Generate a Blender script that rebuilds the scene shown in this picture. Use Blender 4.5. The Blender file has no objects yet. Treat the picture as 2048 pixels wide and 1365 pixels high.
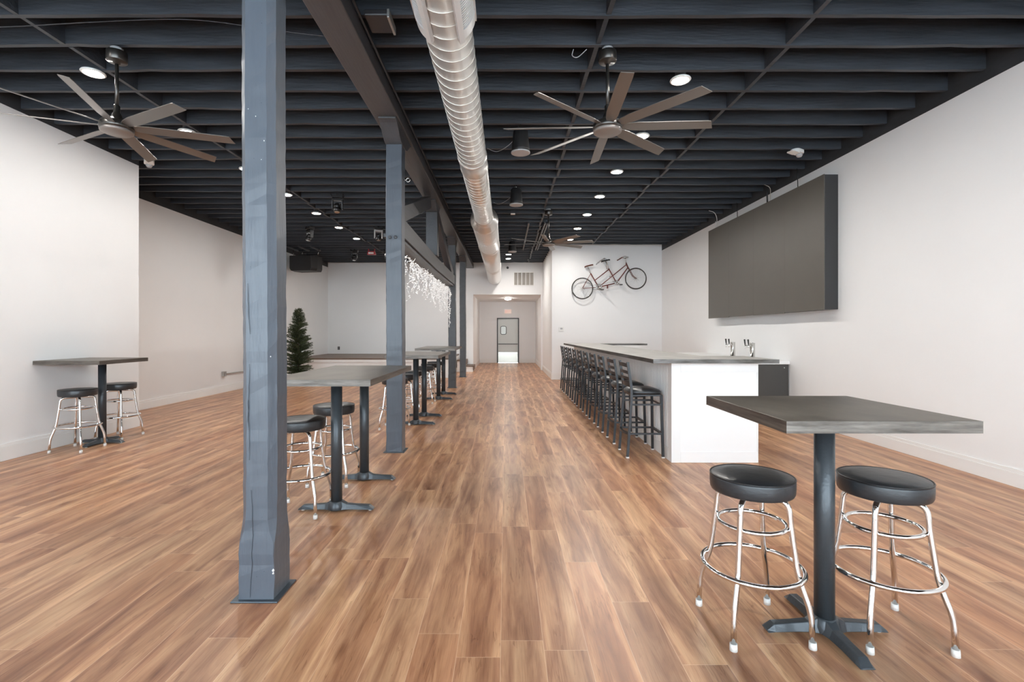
import bpy, math, random
from mathutils import Vector, Matrix
PI = math.pi
C = bpy.context.scene.collection
random.seed(7)

# ------------------------------------------------------------------ camera, world, exposure
H = 1.43                      # lens height, looking level along +Y
cam_d = bpy.data.cameras.new('camera')
cam = bpy.data.objects.new('camera', cam_d)
C.objects.link(cam)
cam.location = (0, 0, H)
cam.rotation_euler = (PI / 2, 0, 0)
cam_d.sensor_width = 36.0
cam_d.lens = 970.0 / 2048 * 36.0
cam_d.shift_x = 13.0 / 2048
cam_d.shift_y = -17.5 / 2048
cam_d.clip_start = 0.05
cam_d.clip_end = 200
S = bpy.context.scene
S.camera = cam

w = bpy.data.worlds.new('World')
S.world = w
w.use_nodes = True
bg = w.node_tree.nodes['Background']
bg.inputs['Color'].default_value = (0.80, 0.90, 1.0, 1)
bg.inputs['Strength'].default_value = 7.2

S.view_settings.view_transform = 'Standard'
S.view_settings.look = 'None'
S.view_settings.gamma = 1
S.view_settings.exposure = 0.72
S.view_settings.use_curve_mapping = False
S.cycles.use_denoising = True
S.cycles.max_bounces = 10
S.cycles.diffuse_bounces = 7
S.cycles.glossy_bounces = 5
S.cycles.transparent_max_bounces = 8
S.cycles.sample_clamp_indirect = 6.0
S.cycles.caustics_reflective = False
S.cycles.caustics_refractive = False
S.cycles.blur_glossy = 1.0
LAMP_STRENGTH = 310.0
HALL_STRENGTH = 50.0


# ------------------------------------------------------------------ materials
def lin(r, g, b):
    f = lambda c: (c / 255 / 12.92) if c <= 10.31 else ((c / 255 + 0.055) / 1.055) ** 2.4
    return (f(r), f(g), f(b), 1)


def mat(name, col, rough=0.5, metal=0.0, emit=None, es=0.0, var=0.0, scale=(6, 6, 6), bump=0.0, bscale=None, coat=0.0, rvar=0.0, spec=None):
    m = bpy.data.materials.new(name)
    m.use_nodes = True
    nt = m.node_tree
    p = nt.nodes['Principled BSDF']
    p.inputs['Base Color'].default_value = col
    p.inputs['Roughness'].default_value = rough
    p.inputs['Metallic'].default_value = metal
    if spec is not None:
        p.inputs['Specular IOR Level'].default_value = spec
    if coat:
        p.inputs['Coat Weight'].default_value = coat
        p.inputs['Coat Roughness'].default_value = 0.15
    if emit:
        p.inputs['Emission Color'].default_value = emit
        p.inputs['Emission Strength'].default_value = es
    if var or bump or rvar:
        tc = nt.nodes.new('ShaderNodeTexCoord')
        mp = nt.nodes.new('ShaderNodeMapping')
        mp.inputs['Scale'].default_value = scale
        nz = nt.nodes.new('ShaderNodeTexNoise')
        nz.inputs['Scale'].default_value = 1.0
        nz.inputs['Detail'].default_value = 5
        nz.inputs['Roughness'].default_value = 0.6
        nt.links.new(tc.outputs['Object'], mp.inputs['Vector'])
        nt.links.new(mp.outputs['Vector'], nz.inputs['Vector'])
        if var:
            cr = nt.nodes.new('ShaderNodeValToRGB')
            cr.color_ramp.elements[0].position = 0.3
            cr.color_ramp.elements[1].position = 0.7
            cr.color_ramp.elements[0].color = tuple(max(0, c * (1 - var)) for c in col[:3]) + (1,)
            cr.color_ramp.elements[1].color = tuple(min(1, c * (1 + var)) for c in col[:3]) + (1,)
            nt.links.new(nz.outputs['Fac'], cr.inputs['Fac'])
            nt.links.new(cr.outputs['Color'], p.inputs['Base Color'])
        if rvar:
            mr = nt.nodes.new('ShaderNodeMapRange')
            mr.inputs['To Min'].default_value = max(0.02, rough - rvar)
            mr.inputs['To Max'].default_value = rough + rvar
            nt.links.new(nz.outputs['Fac'], mr.inputs['Value'])
            nt.links.new(mr.outputs['Result'], p.inputs['Roughness'])
        if bump:
            bn = nt.nodes.new('ShaderNodeBump')
            bn.inputs['Strength'].default_value = bump
            bn.inputs['Distance'].default_value = 0.01
            if bscale:
                mp2 = nt.nodes.new('ShaderNodeMapping')
                mp2.inputs['Scale'].default_value = bscale
                nz2 = nt.nodes.new('ShaderNodeTexNoise')
                nz2.inputs['Scale'].default_value = 1.0
                nz2.inputs['Detail'].default_value = 4
                nt.links.new(tc.outputs['Object'], mp2.inputs['Vector'])
                nt.links.new(mp2.outputs['Vector'], nz2.inputs['Vector'])
                nt.links.new(nz2.outputs['Fac'], bn.inputs['Height'])
            else:
                nt.links.new(nz.outputs['Fac'], bn.inputs['Height'])
            nt.links.new(bn.outputs['Normal'], p.inputs['Normal'])
    return m


M = {}
M['wall'] = mat('white wall paint', (0.850, 0.852, 0.852, 1), 0.6, var=0.010, scale=(1.2, 1.2, 1.2), bump=0.05, bscale=(60, 60, 60))
M['trimw'] = mat('white trim paint', (0.84, 0.835, 0.82, 1), 0.38)
M['barw'] = mat('bar white paint', (0.87, 0.865, 0.855, 1), 0.42)
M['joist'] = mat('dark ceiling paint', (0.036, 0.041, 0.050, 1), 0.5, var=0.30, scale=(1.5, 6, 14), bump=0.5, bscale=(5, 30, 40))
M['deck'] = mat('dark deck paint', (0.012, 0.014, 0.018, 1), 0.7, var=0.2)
M['band'] = mat('dark band paint', (0.030, 0.032, 0.036, 1), 0.6, var=0.3, scale=(2, 3, 8), bump=0.3)
M['beam'] = mat('slate beam paint', (0.070, 0.074, 0.082, 1), 0.42, var=0.12, scale=(8, 1.5, 8), bump=0.25, bscale=(40, 3, 40))
M['post'] = mat('slate post paint', (0.082, 0.096, 0.117, 1), 0.36, var=0.10, scale=(5, 5, 1.2), bump=0.35, bscale=(30, 30, 4))
M['paintchip'] = mat('chipped white', (0.7, 0.7, 0.7, 1), 0.6)
M['crack'] = mat('dark crack', (0.03, 0.035, 0.045, 1), 0.8)
M['plate'] = mat('dark steel plate', (0.10, 0.12, 0.14, 1), 0.4, metal=0.7)
M['chrome'] = mat('chrome', (0.86, 0.85, 0.84, 1), 0.08, metal=1.0)
M['vinyl'] = mat('black vinyl', (0.022, 0.024, 0.027, 1), 0.38, bump=0.15, bscale=(25, 25, 60), coat=0.1)
M['piping'] = mat('black piping', (0.010, 0.010, 0.011, 1), 0.35)
M['cap'] = mat('pale plastic foot', (0.72, 0.70, 0.67, 1), 0.45)
M['iron'] = mat('dark blue iron', (0.048, 0.055, 0.062, 1), 0.33, bump=0.15, bscale=(60, 60, 60), metal=0.25)
M['stoolframe'] = mat('black powder coat', (0.022, 0.024, 0.028, 1), 0.38, bump=0.1, bscale=(120, 120, 120))
M['black'] = mat('matte black', (0.012, 0.012, 0.013, 1), 0.5)
M['fanmetal'] = mat('dark bronze metal', (0.085, 0.080, 0.075, 1), 0.30, metal=0.85)
M['blade'] = mat('dark taupe blade', (0.20, 0.185, 0.172, 1), 0.34, metal=0.55)
M['fancap'] = mat('taupe fan cap', (0.25, 0.22, 0.20, 1), 0.4, metal=0.3)
M['duct'] = mat('galvanised steel', (0.90, 0.885, 0.86, 1), 0.33, metal=0.85, rvar=0.03, scale=(2, 2, 2))
M['seam'] = mat('bright duct seam', (0.90, 0.88, 0.83, 1), 0.35, metal=0.6)
M['grille'] = mat('pale steel grille', (0.72, 0.72, 0.72, 1), 0.4, metal=0.5)
M['lens'] = mat('lamp lens', (1, 1, 1, 1), 0.5, emit=(1, 0.955, 0.90, 1), es=LAMP_STRENGTH)
M['lensleft'] = mat('dimmed lamp lens', (1, 1, 1, 1), 0.5, emit=(1, 0.955, 0.90, 1), es=LAMP_STRENGTH * 0.8)
M['halllens'] = mat('hall lamp lens', (1, 1, 1, 1), 0.5, emit=(1, 0.97, 0.92, 1), es=HALL_STRENGTH)
M['panel'] = mat('dark panel face', (0.100, 0.090, 0.074, 1), 0.42, var=0.06, scale=(3, 3, 3), rvar=0.04)
M['panelside'] = mat('black panel side', (0.030, 0.030, 0.031, 1), 0.45)
M['steel'] = mat('brushed steel', (0.62, 0.61, 0.59, 1), 0.22, metal=1.0)
M['cooler'] = mat('charcoal cooler', (0.062, 0.058, 0.054, 1), 0.45)
M['vent'] = mat('beige louvre', (0.50, 0.46, 0.41, 1), 0.5)
M['door'] = mat('pale door', (0.72, 0.76, 0.74, 1), 0.4)
M['kick'] = mat('brushed kick plate', (0.75, 0.74, 0.66, 1), 0.28, metal=0.8)
M['doorframe'] = mat('black door frame', (0.03, 0.032, 0.03, 1), 0.4)
M['glasspane'] = mat('door pane', (0.62, 0.66, 0.58, 1), 0.12)
M['exitface'] = mat('exit sign face', (0.85, 0.76, 0.71, 1), 0.5, emit=(1, 0.7, 0.58, 1), es=0.12)
M['exitred'] = mat('exit letters', (0.85, 0.56, 0.47, 1), 0.5, emit=(1, 0.5, 0.38, 1), es=0.2)
M['bikered'] = mat('bicycle red', (0.135, 0.026, 0.018, 1), 0.35)
M['tyre'] = mat('tyre rubber', (0.035, 0.033, 0.030, 1), 0.65)
M['saddle'] = mat('brown saddle', (0.13, 0.045, 0.030, 1), 0.5)
M['tread'] = mat('brown stair tread', (0.16, 0.11, 0.085, 1), 0.45, var=0.15)
M['needle'] = mat('fir needles', (0.040, 0.055, 0.024, 1), 0.6, var=0.55, scale=(25, 25, 25))
M['needle2'] = mat('light fir needles', (0.07, 0.085, 0.035, 1), 0.6)
M['bark'] = mat('brown trunk', (0.06, 0.04, 0.025, 1), 0.8)
M['whitewire'] = mat('white wire', (0.88, 0.88, 0.88, 1), 0.4)
M['litbulb'] = mat('lit tiny bulb', (0.9, 0.9, 0.9, 1), 0.4, emit=(1, 0.98, 0.95, 1), es=0.45)
M['plastic'] = mat('white plastic', (0.80, 0.80, 0.78, 1), 0.4)
M['greyplastic'] = mat('grey plastic', (0.40, 0.40, 0.41, 1), 0.4)
M['redbox'] = mat('red casing', (0.42, 0.03, 0.04, 1), 0.35)
M['fixture'] = mat('dark fixture', (0.05, 0.05, 0.052, 1), 0.25, metal=0.5)
M['fixlens'] = mat('fixture lens', (0.45, 0.45, 0.45, 1), 0.12, metal=0.8)
M['conduit'] = mat('grey conduit', (0.45, 0.45, 0.43, 1), 0.35, metal=0.6)
M['box'] = mat('dark box metal', (0.045, 0.045, 0.05, 1), 0.35, metal=0.3)


def zinc(name, c0, c1, rough, zs=1.0):
    m = bpy.data.materials.new(name)
    m.use_nodes = True
    nt = m.node_tree
    p = nt.nodes['Principled BSDF']
    tc = nt.nodes.new('ShaderNodeTexCoord')
    mp = nt.nodes.new('ShaderNodeMapping')
    mp.inputs['Scale'].default_value = (3.0, 1.6, zs)
    mp.inputs['Location'].default_value = (3.3, 7.7, 1.37)
    nz = nt.nodes.new('ShaderNodeTexNoise')
    nz.inputs['Scale'].default_value = 1.3
    nz.inputs['Detail'].default_value = 4
    nz.inputs['Roughness'].default_value = 0.65
    cr = nt.nodes.new('ShaderNodeValToRGB')
    cr.color_ramp.elements[0].position = 0.32
    cr.color_ramp.elements[1].position = 0.68
    cr.color_ramp.elements[0].color = c0
    cr.color_ramp.elements[1].color = c1
    nt.links.new(tc.outputs['Object'], mp.inputs['Vector'])
    nt.links.new(mp.outputs['Vector'], nz.inputs['Vector'])
    nt.links.new(nz.outputs['Fac'], cr.inputs['Fac'])
    nt.links.new(cr.outputs['Color'], p.inputs['Base Color'])
    mr = nt.nodes.new('ShaderNodeMapRange')
    mr.inputs['To Min'].default_value = rough
    mr.inputs['To Max'].default_value = rough + 0.08
    nt.links.new(nz.outputs['Fac'], mr.inputs['Value'])
    nt.links.new(mr.outputs['Result'], p.inputs['Roughness'])
    p.inputs['Metallic'].default_value = 0.75
    return m


M['zinc'] = zinc('patinated metal top', (0.095, 0.080, 0.064, 1), (0.20, 0.176, 0.145, 1), 0.33)
M['zincedge'] = zinc('patinated metal edge', (0.085, 0.074, 0.064, 1), (0.23, 0.207, 0.185, 1), 0.44, 30)
M['bartop'] = zinc('bar top metal', (0.34, 0.33, 0.31, 1), (0.52, 0.50, 0.47, 1), 0.36)
M['bartop'].node_tree.nodes['Principled BSDF'].inputs['Metallic'].default_value = 0.1
M['baredge'] = zinc('bar top edge', (0.05, 0.042, 0.034, 1), (0.21, 0.20, 0.19, 1), 0.42, 20)


def plank_material():
    m = bpy.data.materials.new('wood plank floor')
    m.use_nodes = True
    nt = m.node_tree
    N, L = nt.nodes, nt.links
    p = N['Principled BSDF']

    def math_(op, a, b=None, c=None):
        n = N.new('ShaderNodeMath')
        n.operation = op
        for i, v in enumerate((a, b, c)):
            if v is None:
                continue
            if isinstance(v, (int, float)):
                n.inputs[i].default_value = v
            else:
                L.new(v, n.inputs[i])
        return n.outputs[0]

    def comb(x, y, z):
        n = N.new('ShaderNodeCombineXYZ')
        for i, v in enumerate((x, y, z)):
            if isinstance(v, (int, float)):
                n.inputs[i].default_value = v
            else:
                L.new(v, n.inputs[i])
        return n.outputs[0]

    def ramp(f, stops):
        n = N.new('ShaderNodeValToRGB')
        e = n.color_ramp.elements
        e[0].position, e[0].color = stops[0]
        e[1].position, e[1].color = stops[-1]
        for s in stops[1:-1]:
            k = e.new(s[0])
            k.color = s[1]
        L.new(f, n.inputs['Fac'])
        return n.outputs['Color']

    def mix(f, a, b, mode='MIX'):
        n = N.new('ShaderNodeMix')
        n.data_type = 'RGBA'
        n.blend_type = mode
        for key, v in ((0, f), (6, a), (7, b)):
            if isinstance(v, (int, float)):
                n.inputs[key].default_value = v
            elif isinstance(v, tuple):
                n.inputs[key].default_value = v
            else:
                L.new(v, n.inputs[key])
        return n.outputs[2]

    def noise(vec, scale, detail, rough=0.55, dist=0.0):
        n = N.new('ShaderNodeTexNoise')
        n.inputs['Scale'].default_value = scale
        n.inputs['Detail'].default_value = detail
        n.inputs['Roughness'].default_value = rough
        n.inputs['Distortion'].default_value = dist
        L.new(vec, n.inputs['Vector'])
        return n.outputs['Fac']

    geo = N.new('ShaderNodeNewGeometry')
    sep = N.new('ShaderNodeSeparateXYZ')
    L.new(geo.outputs['Position'], sep.inputs[0])
    X, Y = sep.outputs[0], sep.outputs[1]
    PW, PL = 0.1955, 1.32
    u = math_('DIVIDE', math_('ADD', X, 40 * PW + 0.022), PW)
    col = math_('FLOOR', u)
    fu = math_('FRACT', u)
    wn = N.new('ShaderNodeTexWhiteNoise')
    wn.noise_dimensions = '1D'
    L.new(col, wn.inputs['W'])
    v = math_('ADD', math_('DIVIDE', math_('ADD', Y, 20), PL), wn.outputs['Value'])
    row = math_('FLOOR', v)
    fv = math_('FRACT', v)
    wn2 = N.new('ShaderNodeTexWhiteNoise')
    wn2.noise_dimensions = '2D'
    L.new(comb(col, row, 0), wn2.inputs['Vector'])
    rnd = wn2.outputs['Value']
    shift = math_('MULTIPLY', rnd, 57.0)
    # long cathedral figure, broad tone patches, fine pores
    fig = noise(comb(math_('ADD', math_('MULTIPLY', X, 13.0), shift), math_('ADD', math_('MULTIPLY', Y, 1.35), shift), shift), 1.0, 4, 0.55, 0.9)
    fine = noise(comb(math_('MULTIPLY', X, 150.0), math_('ADD', math_('MULTIPLY', Y, 5.0), shift), shift), 1.0, 4, 0.6, 0.3)
    patch = noise(comb(math_('ADD', math_('MULTIPLY', X, 3.5), shift), math_('MULTIPLY', Y, 0.8), shift), 1.0, 3, 0.5, 0.4)
    base = ramp(fig, [(0.28, lin(138, 98, 76)), (0.42, lin(165, 124, 98)), (0.54, lin(184, 144, 114)), (0.68, lin(200, 163, 131))])
    tone = ramp(patch, [(0.30, (0.72, 0.68, 0.67, 1)), (0.50, (0.95, 0.93, 0.91, 1)), (0.68, (1.09, 1.09, 1.08, 1))])
    c = mix(1.0, base, tone, 'MULTIPLY')
    finec = ramp(fine, [(0.32, (0.80, 0.76, 0.74, 1)), (0.5, (1, 1, 1, 1)), (0.72, (1.07, 1.07, 1.06, 1))])
    c = mix(0.8, c, finec, 'MULTIPLY')
    vary = ramp(rnd, [(0.0, (0.98, 0.84, 0.77, 1)), (0.35, (1.04, 1.0, 0.97, 1)), (0.7, (1.10, 1.10, 1.08, 1)), (1.0, (1.20, 1.19, 1.14, 1))])
    c = mix(0.85, c, vary, 'MULTIPLY')
    ed = math_('ABSOLUTE', math_('SUBTRACT', math_('ADD', fu, math_('MULTIPLY', math_('SUBTRACT', patch, 0.5), 0.5)), 0.5))
    edc = ramp(ed, [(0.10, (0.90, 0.87, 0.85, 1)), (0.28, (1.0, 0.99, 0.98, 1)), (0.42, (1.12, 1.13, 1.13, 1)), (0.5, (1.18, 1.20, 1.20, 1))])
    c = mix(1.0, c, edc, 'MULTIPLY')
    # knots
    vo = N.new('ShaderNodeTexVoronoi')
    vo.inputs['Scale'].default_value = 1.0
    vo.inputs['Randomness'].default_value = 1.0
    L.new(comb(math_('ADD', math_('MULTIPLY', X, 5.2), shift), math_('MULTIPLY', Y, 1.7), shift), vo.inputs['Vector'])
    kn = ramp(vo.outputs['Distance'], [(0.0, (0.36, 0.27, 0.24, 1)), (0.055, (0.58, 0.48, 0.44, 1)), (0.16, (1, 1, 1, 1))])
    c = mix(0.75, c, kn, 'MULTIPLY')
    # fine dark checks running with the grain
    ck = noise(comb(math_('ADD', math_('MULTIPLY', X, 36.0), shift), math_('ADD', math_('MULTIPLY', Y, 1.7), shift), shift), 1.0, 3, 0.6, 0.6)
    ckd = math_('ABSOLUTE', math_('SUBTRACT', ck, 0.44))
    ckc = ramp(ckd, [(0.0, (0.62, 0.55, 0.52, 1)), (0.012, (0.80, 0.76, 0.74, 1)), (0.03, (1, 1, 1, 1))])
    ckm = noise(comb(math_('ADD', math_('MULTIPLY', X, 7.0), shift), math_('MULTIPLY', Y, 2.2), shift), 1.0, 2)
    c = mix(math_('MULTIPLY', math_('GREATER_THAN', ckm, 0.53), 0.8), c, mix(1.0, c, ckc, 'MULTIPLY'))
    hs = N.new('ShaderNodeHueSaturation')
    hs.inputs['Saturation'].default_value = 1.04
    L.new(c, hs.inputs['Color'])
    c = hs.outputs['Color']
    # seams
    eu = math_('MINIMUM', fu, math_('SUBTRACT', 1.0, fu))
    ev = math_('MINIMUM', fv, math_('SUBTRACT', 1.0, fv))
    s1 = math_('LESS_THAN', eu, 0.0075)
    s2 = math_('LESS_THAN', ev, 0.0010)
    sm = math_('MAXIMUM', s1, s2)
    c = mix(math_('MULTIPLY', sm, 0.55), c, lin(222, 188, 156))
    L.new(c, p.inputs['Base Color'])
    rr = N.new('ShaderNodeMapRange')
    rr.inputs['To Min'].default_value = 0.27
    rr.inputs['To Max'].default_value = 0.42
    L.new(fine, rr.inputs['Value'])
    L.new(rr.outputs['Result'], p.inputs['Roughness'])
    bn = N.new('ShaderNodeBump')
    bn.inputs['Strength'].default_value = 0.10
    bn.inputs['Distance'].default_value = 0.004
    L.new(fine, bn.inputs['Height'])
    L.new(bn.outputs['Normal'], p.inputs['Normal'])
    return m


M['floor'] = plank_material()


def pane_material():
    m = bpy.data.materials.new('window glass')
    m.use_nodes = True
    nt = m.node_tree
    nt.nodes.remove(nt.nodes['Principled BSDF'])
    out = nt.nodes['Material Output']
    t = nt.nodes.new('ShaderNodeBsdfTransparent')
    t.inputs['Color'].default_value = (0.95, 0.97, 0.97, 1)
    g = nt.nodes.new('ShaderNodeBsdfGlossy')
    g.inputs['Roughness'].default_value = 0.02
    mx = nt.nodes.new('ShaderNodeMixShader')
    mx.inputs[0].default_value = 0.06
    nt.links.new(t.outputs[0], mx.inputs[1])
    nt.links.new(g.outputs[0], mx.inputs[2])
    nt.links.new(mx.outputs[0], out.inputs[0])
    return m


M['windowglass'] = pane_material()


# ------------------------------------------------------------------ mesh building
WL = {}


class MB:
    def __init__(self):
        self.v, self.f, self.s = [], [], []

    def add(self, vs, fs, smooth=False):
        b = len(self.v)
        self.v += [tuple(q) for q in vs]
        self.f += [tuple(b + i for i in f) for f in fs]
        self.s += [smooth] * len(fs)
        return self

    def box(self, x0, y0, z0, x1, y1, z1):
        vs = [(x, y, z) for z in (z0, z1) for y in (y0, y1) for x in (x0, x1)]
        return self.add(vs, [(0, 2, 3, 1), (4, 5, 7, 6), (0, 1, 5, 4), (2, 6, 7, 3), (0, 4, 6, 2), (1, 3, 7, 5)])

    def hexa(self, lo, hi):
        """lo, hi: four corners each, same winding"""
        return self.add(list(lo) + list(hi), [(3, 2, 1, 0), (4, 5, 6, 7), (0, 1, 5, 4), (1, 2, 6, 5), (2, 3, 7, 6), (3, 0, 4, 7)])

    def loft(self, rings, closed_ring=True, caps=True, smooth=False, loop=False):
        n = len(rings[0])
        vs = [q for r in rings for q in r]
        fs = []
        m_ = len(rings)
        for i in range(m_ if loop else m_ - 1):
            a, b = i * n, ((i + 1) % m_) * n
            for j in range(n if closed_ring else n - 1):
                k = (j + 1) % n
                fs.append((a + j, a + k, b + k, b + j))
        self.add(vs, fs, smooth)
        if caps and not loop and closed_ring:
            b0 = len(self.v) - len(vs)
            self.f.append(tuple(b0 + j for j in range(n))[::-1])
            self.f.append(tuple(b0 + (m_ - 1) * n + j for j in range(n)))
            self.s += [False, False]
        return self

    def tube(self, pts, r, seg=10, closed=False, square=False, up=None):
        pts = [Vector(q) for q in pts]
        n = len(pts)
        rs = r if isinstance(r, (list, tuple)) else [r] * n
        rings = []
        prev = None
        for i in range(n):
            if closed:
                t = (pts[(i + 1) % n] - pts[i - 1]).normalized()
            else:
                a = pts[max(0, i - 1)]
                b = pts[min(n - 1, i + 1)]
                t = (b - a).normalized()
            if prev is None:
                ref = Vector(up) if up else (Vector((0, 0, 1)) if abs(t.z) < 0.9 else Vector((0, 1, 0)))
                u = t.cross(ref).normalized()
            else:
                u = (prev - t * prev.dot(t))
                u = u.normalized() if u.length > 1e-6 else t.orthogonal().normalized()
            prev = u
            w_ = t.cross(u)
            if square:
                q = [(1, 1), (-1, 1), (-1, -1), (1, -1)]
                rings.append([pts[i] + (u * a_ + w_ * b_) * rs[i] for a_, b_ in q])
            else:
                rings.append([pts[i] + (u * math.cos(2 * PI * k / seg) + w_ * math.sin(2 * PI * k / seg)) * rs[i] for k in range(seg)])
        return self.loft(rings, smooth=not square, loop=closed, caps=not closed)

    def cyl(self, p0, p1, r0, r1=None, seg=24):
        return self.tube([p0, p1], [r0, r0 if r1 is None else r1], seg)

    def ring(self, c, R, r, seg=40, sseg=8, axis='Z'):
        pts = []
        for k in range(seg):
            a = 2 * PI * k / seg
            q = (math.cos(a) * R, math.sin(a) * R)
            if axis == 'Z':
                pts.append((c[0] + q[0], c[1] + q[1], c[2]))
            elif axis == 'Y':
                pts.append((c[0] + q[0], c[1], c[2] + q[1]))
            else:
                pts.append((c[0], c[1] + q[0], c[2] + q[1]))
        return self.tube(pts, r, sseg, closed=True)

    def lathe(self, prof, c=(0, 0, 0), seg=32, smooth=True):
        rings = [[(c[0] + max(r, 1e-4) * math.cos(2 * PI * k / seg), c[1] + max(r, 1e-4) * math.sin(2 * PI * k / seg), c[2] + z) for k in range(seg)] for r, z in prof]
        return self.loft(rings, smooth=smooth)

    def prism(self, poly, a, b, axis='X'):
        """poly: 2D points; axis X: poly=(y,z), Y: (x,z), Z: (x,y)"""
        def mk(q, t):
            return {'X': (t, q[0], q[1]), 'Y': (q[0], t, q[1]), 'Z': (q[0], q[1], t)}[axis]
        return self.loft([[mk(q, a) for q in poly], [mk(q, b) for q in poly]])

    def build(self, name, material, parent=None, bevel=0.0, bseg=2):
        vs = self.v
        if parent is not None:
            off = WL.get(parent.name, (0, 0, 0))
        else:
            xs, ys, zs = zip(*vs)
            off = ((min(xs) + max(xs)) / 2, (min(ys) + max(ys)) / 2, min(zs))
        me = bpy.data.meshes.new(name)
        me.from_pydata([(x - off[0], y - off[1], z - off[2]) for x, y, z in vs], [], self.f)
        me.polygons.foreach_set('use_smooth', self.s)
        me.update()
        me.materials.append(material)
        # consistent outward normals
        import bmesh
        bm = bmesh.new()
        bm.from_mesh(me)
        bmesh.ops.recalc_face_normals(bm, faces=bm.faces)
        bm.to_mesh(me)
        bm.free()
        o = bpy.data.objects.new(name, me)
        C.objects.link(o)
        if parent is not None:
            o.parent = parent
            WL[o.name] = off
        else:
            o.location = off
            WL[o.name] = off
        if bevel:
            b = o.modifiers.new('bevel', 'BEVEL')
            b.width = bevel
            b.segments = bseg
            b.limit_method = 'ANGLE'
            b.angle_limit = math.radians(40)
            b.harden_normals = False
        return o


def tag(o, label, cat, group=None):
    o['label'] = label
    o['category'] = cat
    if group:
        o['group'] = group
    return o


def struct(o):
    o['kind'] = 'structure'
    return o


def empty(name, loc=(0, 0, 0), rz=0.0):
    o = bpy.data.objects.new(name, None)
    C.objects.link(o)
    o.location = loc
    o.rotation_euler = (0, 0, rz)
    o.empty_display_size = 0.1
    WL[o.name] = tuple(loc) if rz == 0.0 else (0, 0, 0)
    return o


def thing(name, label, cat, loc=(0, 0, 0), rz=0.0, group=None):
    return tag(empty(name, loc, rz), label, cat, group)


def kids(o):
    return [c for c in bpy.data.objects if c.parent == o]


def dup(root, loc, rz=0.0, label=None):
    r = root.copy()
    C.objects.link(r)
    r.location = loc
    r.rotation_euler = (0, 0, rz)
    if label:
        r['label'] = label
    for ch in kids(root):
        c = ch.copy()
        C.objects.link(c)
        c.parent = r
        for g in kids(ch):
            d = g.copy()
            C.objects.link(d)
            d.parent = c
    return r


def fillet(pts, rad, n=5):
    pts = [Vector(q) for q in pts]
    out = [pts[0]]
    for i in range(1, len(pts) - 1):
        a, b, c = pts[i - 1], pts[i], pts[i + 1]
        d = min(rad, (a - b).length * 0.45, (c - b).length * 0.45)
        p0 = b + (a - b).normalized() * d
        p1 = b + (c - b).normalized() * d
        for k in range(n + 1):
            t = k / n
            out.append(p0 * (1 - t) ** 2 + b * 2 * t * (1 - t) + p1 * t ** 2)
    out.append(pts[-1])
    return out


# ------------------------------------------------------------------ room shell
XR = 4.72          # right wall
XLN = -5.58        # near left wall
XLF = -6.70        # far left wall
YB = 18.3          # far wall
YBAR = 14.65       # wall behind the bar
XBAR = 1.40
ZJ = 4.01          # underside of joists
YF = -3.2          # street wall behind the camera
JD = 0.29
ZT = ZJ + JD

struct(MB().box(XLF - 0.2, YF - 0.2, -0.1, XR + 0.2, 23.2, 0).build('floor', M['floor']))
struct(MB().box(XR, YF - 0.2, 0, XR + 0.2, YBAR + 0.2, 3.90).build('wall_right', M['wall']))
struct(MB().box(XR, YF - 0.2, 3.90, XR + 0.2, YBAR + 0.2, ZT).build('trim_1', M['band']))
struct(MB().box(XLN - 0.2, YF - 0.2, 0, XLN, 7.38, 3.965).build('wall_left', M['wall']))
struct(MB().box(XLN - 0.2, YF - 0.2, 3.965, XLN, 7.38, ZT).build('trim_2', M['band']))
struct(MB().box(XLF - 0.2, 7.18, 0, XLN - 0.2, 7.38, ZT).build('wall_left_return', M['wall']))
struct(MB().box(XLF - 0.2, 7.38, 0, XLF, YB, 3.885).build('wall_left_far', M['wall']))
struct(MB().box(XLF - 0.2, 7.38, 3.885, XLF, YB, ZT).build('trim_3', M['band']))
struct(MB().box(XBAR, YBAR, 0, XR, YBAR + 0.2, ZT).build('wall_behind_bar', M['wall']))
struct(MB().box(XBAR, YBAR + 0.2, 0, XBAR + 0.2, YB + 0.2, ZT).build('wall_bar_side', M['wall']))
# far wall with hall opening
m = MB()
XH0, XH1, ZH = -1.22, 1.40, 2.855
m.box(XLF - 0.2, YB, 0, XH0, YB + 0.2, ZT)
m.box(XH0, YB, ZH, XH1, YB + 0.2, ZT)
struct(m.build('wall_far', M['wall']))
struct(MB().box(XH0 - 0.2, YB + 0.2, 0, XH0, 22.66, ZH).build('wall_hall_left', M['wall']))
m = MB()
m.box(XH1, YB + 0.2, 0, XH1 + 0.2, 22.66, ZH)
m.box(XH1 - 0.06, YB, 0, XH1, YB + 0.35, ZH)
struct(m.build('wall_hall_right', M['wall']))
struct(MB().box(XH0 - 0.2, YB + 0.2, ZH, XH1 + 0.2, 22.86, ZH + 0.1).build('ceiling_hall', M['wall']))
DX0, DX1, DZ = -0.40, 0.63, 2.10
m = MB()
m.box(XH0 - 0.2, 22.66, 0, DX0, 22.86, ZH)
m.box(DX1, 22.66, 0, XH1 + 0.2, 22.86, ZH)
m.box(DX0, 22.66, DZ, DX1, 22.86, ZH)
struct(m.build('wall_hall_end', M['wall']))

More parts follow.
